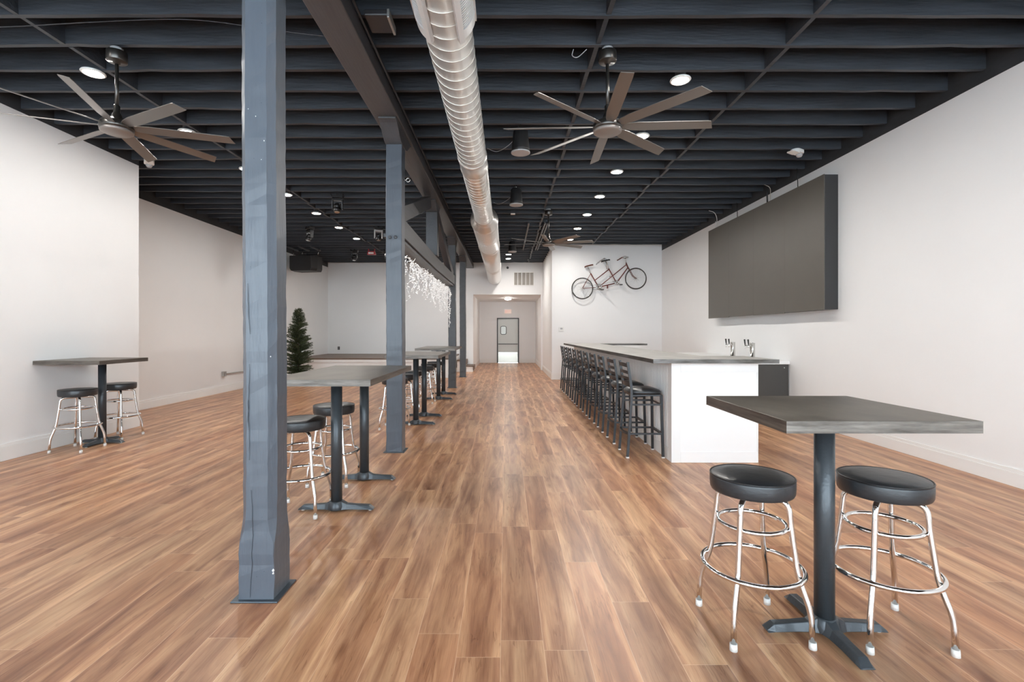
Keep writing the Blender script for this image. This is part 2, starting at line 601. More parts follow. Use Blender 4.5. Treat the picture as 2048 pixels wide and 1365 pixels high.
# street wall behind the camera: three tall shop windows
wins = [(-5.45, -2.15), (-1.95, 1.35), (1.55, 4.6)]
m = MB()
m.box(XLN, YF - 0.2, 0, XR, YF, 0.15)
m.box(XLN, YF - 0.2, 3.75, XR, YF, ZT)
xs = [XLN] + [q for a in wins for q in a] + [XR]
for i in range(0, len(xs), 2):
    m.box(xs[i], YF - 0.2, 0.15, xs[i + 1], YF, 3.75)
struct(m.build('wall_front', M['wall']))
for k, (a, b) in enumerate(wins):
    m = MB()
    for x in (a, (a + b) / 2 - 0.03, b - 0.06):
        m.box(x, YF - 0.14, 0.15, x + 0.06, YF - 0.06, 3.75)
    for z in (0.15, 2.7, 3.69):
        m.box(a, YF - 0.13, z, b, YF - 0.07, z + 0.06)
    wn = struct(m.build('window_%d' % (k + 1), M['black']))
    MB().box(a + 0.02, YF - 0.105, 0.17, b - 0.02, YF - 0.10, 3.73).build('glass_pane', M['windowglass'], wn)


# baseboards
def base_run(name, x0, y0, x1, y1, face, h=0.165, th=0.018):
    """axis aligned run; face: which way it projects ('+x','-x','+y','-y')"""
    m = MB()
    d = {'+x': (1, 0), '-x': (-1, 0), '-y': (0, -1), '+y': (0, 1)}[face]
    for t, za, zb in ((th, 0, h - 0.035), (th * 0.65, h - 0.035, h)):
        xa, xb = sorted((x0, x1 + d[0] * t))
        ya, yb = sorted((y0, y1 + d[1] * t))
        m.box(xa, ya, za, xb, yb, zb)
    return struct(m.build(name, M['trimw'], bevel=0.003))


base_run('baseboard_right', XR, YF, XR, YBAR, '-x')
base_run('baseboard_left', XLN, YF, XLN, 7.38, '+x', h=0.19)
base_run('baseboard_left_return', XLF, 7.38, XLN, 7.38, '+y', h=0.19)
base_run('baseboard_left_far', XLF, 7.38, XLF, 15.2, '+x', h=0.17)
base_run('baseboard_behind_bar', XBAR, YBAR, XR, YBAR, '-y', h=0.2)
base_run('baseboard_bar_side', XBAR, YBAR - 0.02, XBAR, YB, '-x', h=0.2)
base_run('baseboard_hall_left', XH0, YB, XH0, 22.66, '+x', h=0.2)
base_run('baseboard_hall_right', XH1, YB + 0.35, XH1, 22.66, '-x', h=0.2)
base_run('baseboard_far', XH0 - 0.02, YB, XH0, YB, '-y', h=0.2)
base_run('baseboard_hall_end_left', XH0, 22.66, DX0 - 0.05, 22.66, '-y', h=0.2)
base_run('baseboard_hall_end_right', DX1 + 0.05, 22.66, XH1, 22.66, '-y', h=0.2)

# ceiling: deck, joists, bridging
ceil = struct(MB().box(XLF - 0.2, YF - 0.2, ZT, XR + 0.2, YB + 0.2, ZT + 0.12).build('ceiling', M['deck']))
JP = 0.411
j0 = int((YF - 4.355) / JP) + 1
joist_ys = []
k = j0
while 4.355 + k * JP < YB - 0.05:
    joist_ys.append(4.355 + k * JP)
    k += 1
rj = random.Random(11)
for jy in joist_ys:
    xa = XLN if jy < 7.38 else XLF
    xb = XR if jy < YBAR - 0.05 else XBAR
    if YBAR - 0.05 < jy < YBAR + 0.2:
        jy = YBAR - 0.047
    n = 60
    rings = []
    ph = [rj.uniform(0, 6.28) for _ in range(4)]
    for i in range(n + 1):
        x = xa + (xb - xa) * i / n
        dz = 0.0035 * math.sin(x * 2.3 + ph[0]) + 0.0025 * math.sin(x * 7.1 + ph[1])
        if rj.random() < 0.05:
            dz += 0.008
        dy = 0.004 * math.sin(x * 1.1 + ph[2])
        rings.append([(x, jy + dy, ZJ + dz + 0.003), (x, jy + dy, ZT), (x, jy + dy + 0.043, ZT), (x, jy + dy + 0.043, ZJ + dz * 0.7 + 0.003)])
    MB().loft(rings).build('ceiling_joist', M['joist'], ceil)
for bx in (-3.96, 0.84, 2.55):
    m = MB()
    for a, b in zip(joist_ys[:-1], joist_ys[1:]):
        if b > YBAR - 0.05 and bx > 1.3:
            break
        o_ = rj.uniform(-0.03, 0.03)
        m.box(bx + o_ - 0.02, a + 0.043, ZJ + 0.006, bx + o_ + 0.02, b, ZJ + 0.24)
    m.build('bridging_row', M['joist'], ceil)

# battens below the joists over the aisle
for bx, wd in ((0.545, 0.035), (0.925, 0.035), (0.985, 0.03)):
    tag(MB().box(bx - wd / 2, 11.3, ZJ - 0.045, bx + wd / 2, 15.0, ZJ - 0.004).build('ceiling_batten', M['beam']),
        {0.545: 'single long grey batten under the far joists, left of the far ceiling fan',
         0.925: 'left one of two close grey battens under the joists beside the far fan',
         0.985: 'right one of two close grey battens under the joists beside the far fan'}[bx], 'batten')

# ------------------------------------------------------------------ posts, beam, truss
BX0, BX1 = -1.48, -1.20
BZ0 = 3.845
beam = tag(MB().box(BX0, YF, BZ0, BX1, YB, ZJ - 0.002).build('timber_beam', M['beam'], bevel=0.008),
           'long dark slate painted timber beam running above the row of posts', 'beam')
MB().tube([(BX1 + 0.03, YF, ZJ - 0.03), (BX1 + 0.03, 10, ZJ - 0.03)], 0.012, 6).build('conduit_pipe', M['box'], beam)


def post_section(cx, y0, wd, z, ch, dx=0.0, grow=0.0):
    x0, x1, ya, yb = cx - wd / 2 - grow + dx, cx + wd / 2 + grow + dx, y0 - grow, y0 + wd + grow
    c = max(ch, 0.0005)
    return [(x0 + c, ya, z), (x1 - c, ya, z), (x1, ya + c, z), (x1, yb - c, z), (x1 - c, yb, z), (x0 + c, yb, z), (x0, yb - c, z), (x0, ya + c, z)]


def make_post(y0, cx, wd, ztop, label, chamfer):
    t = thing('timber_post', label, 'post', (cx, y0 + wd / 2, 0), group='timber posts under the beam')
    rp = random.Random(int(y0 * 100))
    rings = []
    z = 0.008
    while z < ztop:
        if chamfer:
            if z < 0.30:
                ch, g = 0.003, 0.0
            elif z < 0.40:
                f = (z - 0.30) / 0.10
                ch, g = 0.003 + 0.032 * f, -0.003 * f
            else:
                ch, g = 0.035, -0.003
        else:
            ch, g = 0.006, 0.0
        j = 0.0018 if z > 0.45 else 0.0030
        rings.append([(q[0] + rp.uniform(-j, j), q[1] + rp.uniform(-j, j), q[2]) for q in post_section(cx, y0, wd, z, ch, 0.004 * math.sin(z * 1.7), g)])
        z += 0.06
    rings.append(post_section(cx, y0, wd, ztop, ch, 0.0, g))
    MB().loft(rings).build('post_shaft', M['post'] if y0 < 10 else M['beam'], t)
    MB().box(cx - wd / 2 - 0.028, y0 - 0.026, 0, cx + wd / 2 + 0.03, y0 + wd + 0.02, 0.008).build('base_plate', M['plate'], t, bevel=0.002)
    return t


def bolster(t, cx, yc, wd, half, zbot, zt=BZ0 - 0.001, hp=0.095):
    prof = [(yc - half, zt), (yc - half, zt - 0.02)]
    for k in range(9):
        a = k / 8
        prof.append((yc - half + 0.02 + (half - 0.02 - hp) * (a ** 0.9) * 1.0, zt - 0.02 - (zt - 0.02 - zbot) * math.sin(a * PI / 2) ** 1.3))
    prof += [(2 * yc - y, z) for y, z in prof[::-1]]
    MB().prism(prof, cx - wd / 2, cx + wd / 2, 'X').build('bolster', M['beam'], t, bevel=0.004)


PX = [-1.328, -1.325, -1.375, -1.362]
PY = [2.581, 5.762, 12.44, 15.41]
plabels = ['thick scuffed blue grey timber post nearest the camera with chamfered corners',
           'second nearest slate timber post, with two bolts and an eye bolt, beside the long table',
           'third slate timber post, at the far end of the truss with hanging string lights',
           'farthest slate timber post, standing beside the steps to the stage']
posts = []
for i in range(4):
    t = make_post(PY[i], PX[i], 0.19, 3.665, plabels[i], i == 0)
    bolster(t, PX[i], PY[i] + 0.095, 0.20, 0.44 if i < 2 else 0.30, 3.665)
    posts.append(t)
# cracks and chips of the near post
m = MB()
rp = random.Random(5)
fy = PY[0] - 0.0022
for x0_, za, zb in ((-1.358, 0.02, 0.62), (-1.362, 0.75, 1.28), (-1.372, 0.95, 1.1), (-1.358, 1.42, 1.7)):
    pts = []
    z = za
    x = x0_
    while z < zb:
        pts.append((x, fy, z))
        x += rp.uniform(-0.0035, 0.0035)
        z += 0.03
    MB().tube(pts, [0.0006 + 0.0008 * math.sin(PI * (i_ + 0.3) / len(pts)) for i_ in range(len(pts))], 4).build('crack', M['crack'], posts[0])
for _ in range(14):
    x, z = rp.uniform(-1.41, -1.26), rp.uniform(0.1, 3.3)
    MB().lathe([(0.0001, -0.001), (0.0022, 0), (0.0001, 0.001)], (x, fy, z), 6).build('nail_hole', M['crack'], posts[0])
m = MB()
for x, z, r_ in ((-1.2365, 0.16, 0.007), (-1.2365, 0.145, 0.005), (-1.285, 2.45, 0.003), (-1.33, 2.58, 0.003), (-1.30, 2.35, 0.002), (-1.37, 2.62, 0.002), (-1.25, 1.3, 0.003)):
    MB().lathe([(0.0005, -r_ * 1.3), (r_ * 0.8, -r_ * 0.4), (r_, r_ * 0.3), (0.0005, r_ * 1.5)], (x, PY[0] + 0.001, z), 7).build('paint_chip', M['paintchip'], posts[0])
# bolts and eye bolt on second post
for bx_ in (-1.372, -1.305):
    m = MB()
    m.lathe([(0.0, 0), (0.022, 0.001), (0.022, 0.012), (0.0, 0.013)], (0, 0, 0), 6)
    q = Matrix.Rotation(PI / 2, 4, 'X')
    m.v = [tuple(Vector((bx_, PY[1] - 0.001, 2.56)) + q @ Vector(v_)) for v_ in m.v]
    m.build('bolt', M['beam'], posts[1])
m = MB()
m.tube([(-1.232, 5.86, 3.27), (-1.20, 5.86, 3.27)], 0.006, 6)
m.ring((-1.178, 5.86, 3.27), 0.022, 0.006, 18, 6, 'Y')
m.build('eye_bolt', M['steel'], posts[1])

tr = thing('timber_truss', 'dark timber truss of braces and bottom chord between second and third posts', 'truss', (-1.36, 9.1, 2.62))
chord = [(y, 2.62 + 0.03 * abs(y - 9.2) / 3.2) for y in (5.953, 7, 8, 9.2, 10.4, 11.4, 12.438)]
m = MB()
m.loft([[(-1.46, y, z), (-1.30, y, z), (-1.30, y, z + 0.235), (-1.46, y, z + 0.235)] for y, z in chord])
m.build('bottom_chord', M['beam'], tr, bevel=0.004)
m = MB()
m.loft([[(-1.50, y, z - 0.05), (-1.33, y, z - 0.05), (-1.33, y, z - 0.003), (-1.50, y, z - 0.003)] for y, z in chord])
m.build('lower_rail', M['beam'], tr, bevel=0.004)
MB().box(-1.475, 9.0, 2.86, -1.265, 9.2, 3.665).build('king_post', M['beam'], tr, bevel=0.004)
bolster(tr, -1.37, 9.1, 0.20, 0.32, 3.665)


def brace(ya, za, yb, zb, h=0.20):
    d = Vector((0, yb - ya, zb - za)).normalized()
    n = Vector((0, -d.z, d.y)) * (h / 2)
    a, b = Vector((0, ya, za)), Vector((0, yb, zb))
    m = MB()
    lo = [Vector((-1.45, 0, 0)) + a - n, Vector((-1.32, 0, 0)) + a - n, Vector((-1.32, 0, 0)) + b - n, Vector((-1.45, 0, 0)) + b - n]
    hi = [q + n * 2 for q in lo]
    m.hexa(lo, hi)
    m.build('diagonal_brace', M['beam'], tr, bevel=0.004)


brace(6.02, 2.87, 8.60, 3.735)
brace(9.60, 3.735, 12.32, 2.87)

# ------------------------------------------------------------------ icicle string lights
ic = thing('icicle_string_lights', 'white icicle string lights hanging in a fringe below the truss', 'string lights', (-1.41, 9.1, 2.5))
ri = random.Random(21)
wire, bulbs = MB(), MB()
y = 6.0


def drop(x, y, z, length):
    pts = [(x, y, z)]
    zz = z
    cx, cy = x, y
    while z - zz < length:
        zz -= 0.035
        cx = x + (cx - x) * 0.6 + ri.uniform(-0.024, 0.024)
        cy = y + (cy - y) * 0.6 + ri.uniform(-0.024, 0.024)
        pts.append((cx, cy, zz))
    wire.tube(pts, 0.0038, 4)
    for q in pts[1::1]:
        a = ri.uniform(0, 2 * PI)
        d = Vector((math.cos(a) * 0.028, math.sin(a) * 0.028, ri.uniform(-0.018, 0.022)))
        q = Vector(q)
        bulbs.tube([q, q + d * 0.6, q + d], [0.004, 0.0055, 0.0015], 4)


top = []
while y < 12.30:
    zt = 2.53 - 0.012 - ri.uniform(0, 0.04)
    top.append((-1.42 + ri.uniform(-0.02, 0.02), y, zt))
    drop(-1.42 + ri.uniform(-0.03, 0.03), y, zt, ri.choice([0.08, 0.14, 0.26, 0.38, 0.52]) * ri.uniform(0.85, 1.2))
    y += 0.078
wire.tube(top, 0.006, 4)
for q in top[::1]:
    for s_ in range(2):
        a = ri.uniform(0, 2 * PI)
        d = Vector((math.cos(a) * 0.03, math.sin(a) * 0.03, ri.uniform(-0.01, 0.04)))
        bulbs.tube([q, Vector(q) + d], [0.005, 0.003], 4)
for k_ in range(3):
    drop(-1.40 - 0.01 * k_, 12.2 + 0.06 * k_, 2.54, 0.75 + 0.1 * k_)
wire.build('wire', M['whitewire'], ic)
bulbs.build('bulbs', M['litbulb'], ic)['kind'] = 'stuff'

# ------------------------------------------------------------------ stage, steps
ZS = 0.62
st = thing('stage', 'low stage with white front and brown wooden floor along the far wall', 'stage', (-4.2, 16.7, 0))
MB().box(XLF + 0.002, 15.23, 0, -1.78, YB - 0.002, ZS - 0.05).build('stage_body', M['barw'], st)
MB().box(XLF + 0.002, 15.20, ZS - 0.05, -1.75, YB - 0.002, ZS).build('stage_floor', M['tread'], st)
m = MB()
m.box(XLF + 0.002, 15.19, ZS - 0.13, -1.76, 15.228, ZS - 0.052)
m.box(XLF + 0.002, 15.20, 0, -1.76, 15.228, 0.15)
m.box(-1.778, 15.19, ZS - 0.13, -1.745, YB - 0.01, ZS - 0.052)
m.box(-1.778, 15.20, 0, -1.75, YB - 0.01, 0.15)
m.build('stage_trim', M['trimw'], st, bevel=0.003)
sp = thing('stage_steps', 'short white steps with dark wooden treads at the right end of the stage', 'steps', (-1.45, 17.85, 0))
m = MB()
m.box(-1.44, 17.45, 0, -1.17, YB - 0.02, 0.185)
m.box(-1.74, 17.45, 0, -1.44, YB - 0.02, 0.39)
m.build('step_body', M['barw'], sp)
for x0_, x1_, z_ in ((-1.45, -1.14, 0.23), (-1.742, -1.42, 0.435)):
    m = MB()
    m.box(x0_, 17.42, z_ - 0.043, x1_, YB - 0.02, z_)
    m.box(x1_ - 0.03, 17.42, z_ - 0.17, x1_, YB - 0.02, z_ - 0.043)
    m.build('tread', M['tread'], sp, bevel=0.004)

# ------------------------------------------------------------------ hall door, exit sign, vent etc.
d = struct(MB().box(DX0 + 0.045, 22.69, 0.012, DX1 - 0.045, 22.735, DZ - 0.045).build('door_1', M['door'], bevel=0.003))
m = MB()
m.box(DX0, 22.63, 0, DX0 + 0.045, 22.80, DZ)
m.box(DX1 - 0.045, 22.63, 0, DX1, 22.80, DZ)
m.box(DX0 + 0.045, 22.63, DZ - 0.045, DX1 - 0.045, 22.80, DZ)
m.build('door_frame', M['doorframe'], d)
MB().box(DX0 + 0.06, 22.682, 0.02, DX1 - 0.06, 22.689, 0.50).build('kick_plate', M['kick'], d)
MB().box(DX0 + 0.06, 22.67, 0.865, DX1 - 0.06, 22.689, 0.895).build('push_bar', M['doorframe'], d)


def rrect(x0, x1, z0, z1, r, n=6):
    out = []
    for cx, cz, a0 in ((x1 - r, z1 - r, 0), (x0 + r, z1 - r, 90), (x0 + r, z0 + r, 180), (x1 - r, z0 + r, 270)):
        for k in range(n + 1):
            a = math.radians(a0 + 90 * k / n)
            out.append((cx + r * math.cos(a), cz + r * math.sin(a)))
    return out


wq = rrect(-0.225, 0.035, 1.33, 1.71, 0.07)
m = MB()
m.tube([(x, 22.683, z) for x, z in wq], 0.013, 6, closed=True)
m.build('window_gasket', M['doorframe'], d)
MB().prism(wq, 22.684, 22.689, 'Y').build('door_window', M['glasspane'], d)

es = thing('exit_sign', 'small glowing exit sign on the wall above the hall door', 'sign', (0.115, 22.65, 2.30))
MB().box(-0.05, 22.625, 2.30, 0.28, 22.658, 2.50).build('sign_body', M['exitface'], es, bevel=0.004)
m = MB()
LET = {'E': [(0, 0, .2, 1), (0, 0, 1, .2), (0, .4, .8, .6), (0, .8, 1, 1)], 'I': [(.4, 0, .65, 1)], 'T': [(.38, 0, .62, 1), (0, .8, 1, 1)]}
x = 0.0
for ch in 'EXIT':
    if ch == 'X':
        for a, b in (((0, 0), (1, 1)), ((0, 1), (1, 0))):
            xa, za, xb, zb = x + a[0] * .045, 2.35 + a[1] * .1, x + b[0] * .045, 2.35 + b[1] * .1
            m.hexa([(xa - .006, 22.621, za), (xa + .006, 22.621, za), (xb + .006, 22.621, zb), (xb - .006, 22.621, zb)],
                   [(xa - .006, 22.6245, za), (xa + .006, 22.6245, za), (xb + .006, 22.6245, zb), (xb - .006, 22.6245, zb)])
    else:
        for r_ in LET[ch]:
            m.box(x + r_[0] * .045, 22.621, 2.35 + r_[1] * .1, x + r_[2] * .045, 22.6245, 2.35 + r_[3] * .1)
    x += 0.06
m.build('sign_letters', M['exitred'], es)

vt = thing('return_air_vent', 'beige return air grille of five louvred panels high on the far wall', 'vent', (0.69, YB, 3.19))
x0_, x1_, z0_, z1_ = 0.30, 1.08, 3.18, 3.72
m = MB()
m.box(x0_, YB - 0.02, z0_, x1_, YB, z0_ + 0.03)
m.box(x0_, YB - 0.02, z1_ - 0.03, x1_, YB, z1_)
m.box(x0_, YB - 0.02, z0_ + 0.03, x0_ + 0.03, YB, z1_ - 0.03)
m.box(x1_ - 0.03, YB - 0.02, z0_ + 0.03, x1_, YB, z1_ - 0.03)
for k in range(1, 5):
    xx = x0_ + 0.015 + (x1_ - x0_ - 0.03) * k / 5
    m.box(xx - 0.012, YB - 0.02, z0_ + 0.03, xx + 0.012, YB, z1_ - 0.03)
m.build('vent_frame', M['trimw'], vt)
m = MB()
z = z0_ + 0.035
while z < z1_ - 0.04:
    m.hexa([(x0_ + 0.03, YB - 0.016, z), (x1_ - 0.03, YB - 0.016, z), (x1_ - 0.03, YB - 0.002, z + 0.012), (x0_ + 0.03, YB - 0.002, z + 0.012)],
           [(x0_ + 0.03, YB - 0.016, z + 0.004), (x1_ - 0.03, YB - 0.016, z + 0.004), (x1_ - 0.03, YB - 0.002, z + 0.016), (x0_ + 0.03, YB - 0.002, z + 0.016)])
    z += 0.018
m.build('louvre', M['vent'], vt)
tag(MB().cyl((0.08, YB - 0.045, 3.865), (0.08, YB, 3.865), 0.042, 0.046, 18).build('wall_camera', M['black']),
    'tiny round black camera on the white far wall above the vent', 'camera')
th = thing('thermostat', 'small white thermostat on the wall behind the bar stools', 'thermostat', (1.685, YBAR, 1.46))
MB().box(1.61, YBAR - 0.022, 1.46, 1.76, YBAR, 1.585).build('casing', M['plastic'], th, bevel=0.005)
MB().box(1.65, YBAR - 0.025, 1.515, 1.72, YBAR - 0.0215, 1.565).build('display', M['greyplastic'], th)
ot = thing('wall_outlet', 'black power outlet on the white wall above the stage floor', 'outlet', (-6.29, YB, 0.77))
MB().box(-6.33, YB - 0.012, 0.77, -6.25, YB, 0.89).build('cover_plate', M['black'], ot, bevel=0.003)
for z in (0.845, 0.79):
    MB().box(-6.305, YB - 0.015, z, -6.275, YB - 0.012, z + 0.025).build('socket', M['greyplastic'], ot)
cb = thing('conduit_outlet_box', 'grey steel outlet box with conduit low on the left wall', 'outlet box', (XLF, 11.5, 0.38))
MB().box(XLF, 11.44, 0.385, XLF + 0.055, 11.56, 0.50).build('outlet_casing', M['conduit'], cb, bevel=0.003)
for z in (0.455, 0.40):
    MB().box(XLF + 0.055, 11.47, z, XLF + 0.058, 11.53, z + 0.03).build('socket', M['greyplastic'], cb)
MB().tube([(XLF + 0.03, 11.56, 0.44), (XLF + 0.03, 15.18, 0.44)], 0.012, 8).build('conduit', M['conduit'], cb)

# ------------------------------------------------------------------ disc lights
def nearest_joist(y):
    return min(joist_ys, key=lambda q: abs(q + 0.0215 - y)) + 0.0215


def disc_light(x, y, z, label, lens, group):
    t = thing('disc_light', label, 'ceiling light', (x, y, z), group=group)
    MB().lathe([(0.0, 0.0), (0.098, 0.0), (0.104, -0.010), (0.098, -0.018), (0.080, -0.020), (0.080, -0.014), (0.0, -0.014)], (x, y, z), 32).build('trim_ring', M['plastic'], t)
    MB().lathe([(0.0, -0.015), (0.079, -0.015), (0.076, -0.019), (0.0, -0.021)], (x, y, z), 32).build('lens', lens, t)
    if abs(nearest_joist(y) - y) > 0.08:
        MB().cyl((x, y, z), (x, y, ZT), 0.05, seg=16).build('housing', M['box'], t)
    return t


ordw = ['first', 'second', 'third', 'fourth', 'fifth', 'sixth', 'seventh', 'eighth', 'ninth']
right_l = ['out of sight behind the top edge, just in front of the near right fan', 'glowing beside the near right fan, upper right of it',
           'glowing just past the near right fan hub', 'second beyond the near right fan', 'third beyond the near right fan',
           'fourth beyond the near right fan', 'fifth beyond the near right fan, third from the bar wall', 'second nearest the bar wall', 'nearest the bar wall']
for k in range(-2, 7):
    y = 4.936 + 1.41 * k
    lab = 'round light in right ceiling row, ' + (('%s from the street windows behind the camera' % ordw[k + 2]) if k < 0 else
          ['beside the blades of the near right fan', 'just beyond the near right fan hub', 'fifth counting back from the bar wall',
           'fourth counting back from the bar wall', 'third counting back from the bar wall', 'second counting back from the bar wall', 'last one, by the far fan'][k])
    if k == 2:
        lab = 'round ceiling light in the right row, fifth counting back from the bar wall'
    disc_light(1.78, y, ZJ - 0.002, lab, M['lens'], 'right row of ceiling disc lights')
for k in range(-2, 7):
    y = 4.80 + 1.415 * k
    lab = 'round light in left ceiling row, ' + (('%s from the street windows behind the camera' % ordw[k + 2]) if k < 0 else
          ['above the near left fan blades', 'right of the near left fan, beyond its hub', 'half hidden behind the left edge of the near post',
           'peeking out right of the near post', 'first of three over the stage side, nearest', 'middle one of the three right of the near post', 'last of the left row, towards the stage'][k])
    disc_light(-4.08, y, ZJ - 0.002, lab, M['lensleft'], 'left row of ceiling disc lights')
disc_light(-3.42, 15.7, ZJ - 0.002, 'added round fill light over the stage, hidden behind the second post', M['lens'], 'added pair of fill lights over the stage')  # added pair, out of the camera's sight, to brighten the stage wall
disc_light(-2.50, 16.0, ZJ - 0.002, 'added round fill light over the stage, hidden behind the truss chord', M['lens'], 'added pair of fill lights over the stage')
disc_light(0.10, 15.98, ZJ - 0.002, 'round ceiling light above the aisle end, nearer one of the close pair by the duct', M['lens'], 'pair of disc lights over the aisle end')
disc_light(0.10, 16.90, ZJ - 0.002, 'round ceiling light above the aisle end, farther one of the close pair by the duct', M['lens'], 'pair of disc lights over the aisle end')
hl = thing('hall_ceiling_light', 'round white light on the low ceiling of the hall', 'ceiling light', (0.10, 20.2, ZH))
MB().lathe([(0.0, 0), (0.15, 0), (0.15, -0.03), (0.0, -0.03)], (0.10, 20.2, ZH), 28).build('fitting', M['plastic'], hl)
MB().lathe([(0.0, -0.03), (0.14, -0.03), (0.11, -0.07), (0.0, -0.085)], (0.10, 20.2, ZH), 28).build('lens', M['halllens'], hl)


# ------------------------------------------------------------------ ceiling fans
def make_fan(x, y, ang, label):
    t = thing('ceiling_fan', label, 'ceiling fan', (x, y, 3.29), group='eight bladed ceiling fans')
    zt = ZJ
    MB().lathe([(0.0, 0.0), (0.05, 0.0), (0.05, -0.035), (0.0, -0.035)], (x, y, zt - 0.002), 20).build('junction_box', M['greyplastic'], t)
    MB().lathe([(0.0, 0.0), (0.078, 0.0), (0.080, -0.01), (0.080, -0.085), (0.076, -0.09), (0.03, -0.092), (0.025, -0.11), (0.0, -0.11)], (x, y, zt - 0.037), 32).build('canopy', M['fanmetal'], t)
    MB().cyl((x, y, zt - 0.14), (x, y, 3.47), 0.015, seg=16).build('downrod', M['fanmetal'], t)
    MB().lathe([(0.0, 3.49), (0.022, 3.49), (0.026, 3.48), (0.026, 3.42), (0.034, 3.41), (0.045, 3.375), (0.085, 3.345), (0.12, 3.33), (0.130, 3.315), (0.132, 3.29), (0.130, 3.265), (0.0, 3.265)], (x, y, 0), 40).build('motor_housing', M['fanmetal'], t)
    MB().lathe([(0.0, 3.264), (0.128, 3.264), (0.126, 3.245), (0.112, 3.236), (0.0, 3.232)], (x, y, 0), 40).build('hub_cap', M['fancap'], t)
    for k in range(8):
        a = math.radians(ang + 45 * k)
        R = Matrix.Rotation(a, 3, 'Z')
        rings = []
        pitch = math.radians(-17)
        for r_, hw in ((0.10, 0.022), (0.16, 0.040), (0.26, 0.052), (0.60, 0.052), (0.88, 0.050), (0.925, 0.047)):
            sec = []
            for s_, tt in ((-1, -1), (1, -1), (1, 1), (-1, 1)):
                yy = s_ * hw
                zz = tt * 0.003 + 0.006 * (1 - (s_ * 1.0) ** 2)
                q = Vector((r_ + (0.02 * s_ if r_ > 0.9 else 0), yy * math.cos(pitch), yy * math.sin(pitch) + zz))
                q = R @ q
                sec.append((x + q.x, y + q.y, 3.295 + q.z))
            rings.append(sec)
        MB().loft(rings).build('blade', M['blade'], t, bevel=0.001)
    return t


make_fan(0.925, 4.40, 3.1 - 6.2, 'large dark eight bladed ceiling fan near the camera, right of the duct')
make_fan(-3.526, 4.40, -70.4, 'large dark eight bladed ceiling fan near the camera, left of the near post')
make_fan(0.898, 10.14, -12, 'dark ceiling fan farther away above the aisle, left of the bicycle')

# ------------------------------------------------------------------ duct
DXc, DZc = -0.42, 3.66
RS, RB = 0.176, 0.262
du = thing('spiral_duct', 'long round galvanised spiral duct running down the room under the joists', 'duct', (DXc, 9, 3.4))


def duct_sec(y0, y1, r, name='duct_section', zc=DZc):
    n = 48
    rings = [[(DXc + r * math.cos(2 * PI * k / n), y, zc + r * math.sin(2 * PI * k / n)) for k in range(n)] for y in (y0, y1)]
    o = MB().loft(rings, smooth=True).build(name, M['duct'], du)
    pts = []
    y = y0 + 0.01
    while y < y1 - 0.01:
        a = 2 * PI * (y - y0) / 0.141
        pts.append((DXc + (r + 0.001) * math.cos(a), y, zc + (r + 0.001) * math.sin(a)))
        y += 0.141 / 36
    MB().tube(pts, 0.0023, 4).build('spiral_seam', M['seam'], o)
    return o


def duct_ring(y0, y1, r, name='duct_collar'):
    n = 48
    m = MB()
    rings = []
    for y, rr in ((y0, r), (y0 + 0.012, r + 0.012), (y0 + 0.02, r + 0.006), (y1 - 0.02, r + 0.006), (y1 - 0.012, r + 0.012), (y1, r)):
        rings.append([(DXc + rr * math.cos(2 * PI * k / n), y, DZc + rr * math.sin(2 * PI * k / n)) for k in range(n)])
    m.loft(rings, smooth=True)
    return m.build(name, M['duct'], du)


duct_sec(YF + 0.01, 6.30, RS)
duct_sec(6.30, 9.45, RS)
duct_ring(6.1, 6.5, RS)
duct_ring(9.25, 9.5, RS)
n = 48
m = MB()
rings = []
for y, rr in ((9.45, RS), (9.50, RS + 0.03), (9.62, RB + 0.012), (9.70, RB + 0.014), (9.75, RB)):
    rings.append([(DXc + rr * math.cos(2 * PI * k / n), y, DZc + rr * math.sin(2 * PI * k / n)) for k in range(n)])
m.loft(rings, smooth=True)
m.build('duct_reducer', M['duct'], du)
duct_sec(9.75, 12.4, RB)
duct_ring(12.3, 12.5, RB)
duct_sec(12.4, 16.2, RB)
duct_ring(16.05, 16.35, RB)
# elbow sloping down into the far wall
rings = []
for k_ in range(9):
    t_ = k_ / 8
    yc = 16.3 + 1.99 * t_
    zc = DZc - 0.17 * t_ ** 1.6
    tilt = math.atan(0.17 * 1.6 * t_ ** 0.6 / 1.99) if k_ < 8 else 0
    rings.append([(DXc + RB * math.cos(2 * PI * k / n), yc + RB * math.sin(2 * PI * k / n) * math.sin(tilt), zc + RB * math.sin(2 * PI * k / n) * math.cos(tilt)) for k in range(n)])
MB().loft(rings, smooth=True).build('duct_elbow', M['duct'], du)
# hanging straps
for y in (7.6, 11.2, 14.6):
    r_ = RS if y < 9.4 else RB
    m = MB()
    m.tube([(DXc, y, DZc + r_ - 0.004), (DXc, y, ZJ + 0.0)], 0.008, 6)
    m.build('hanger_rod', M['steel'], du)
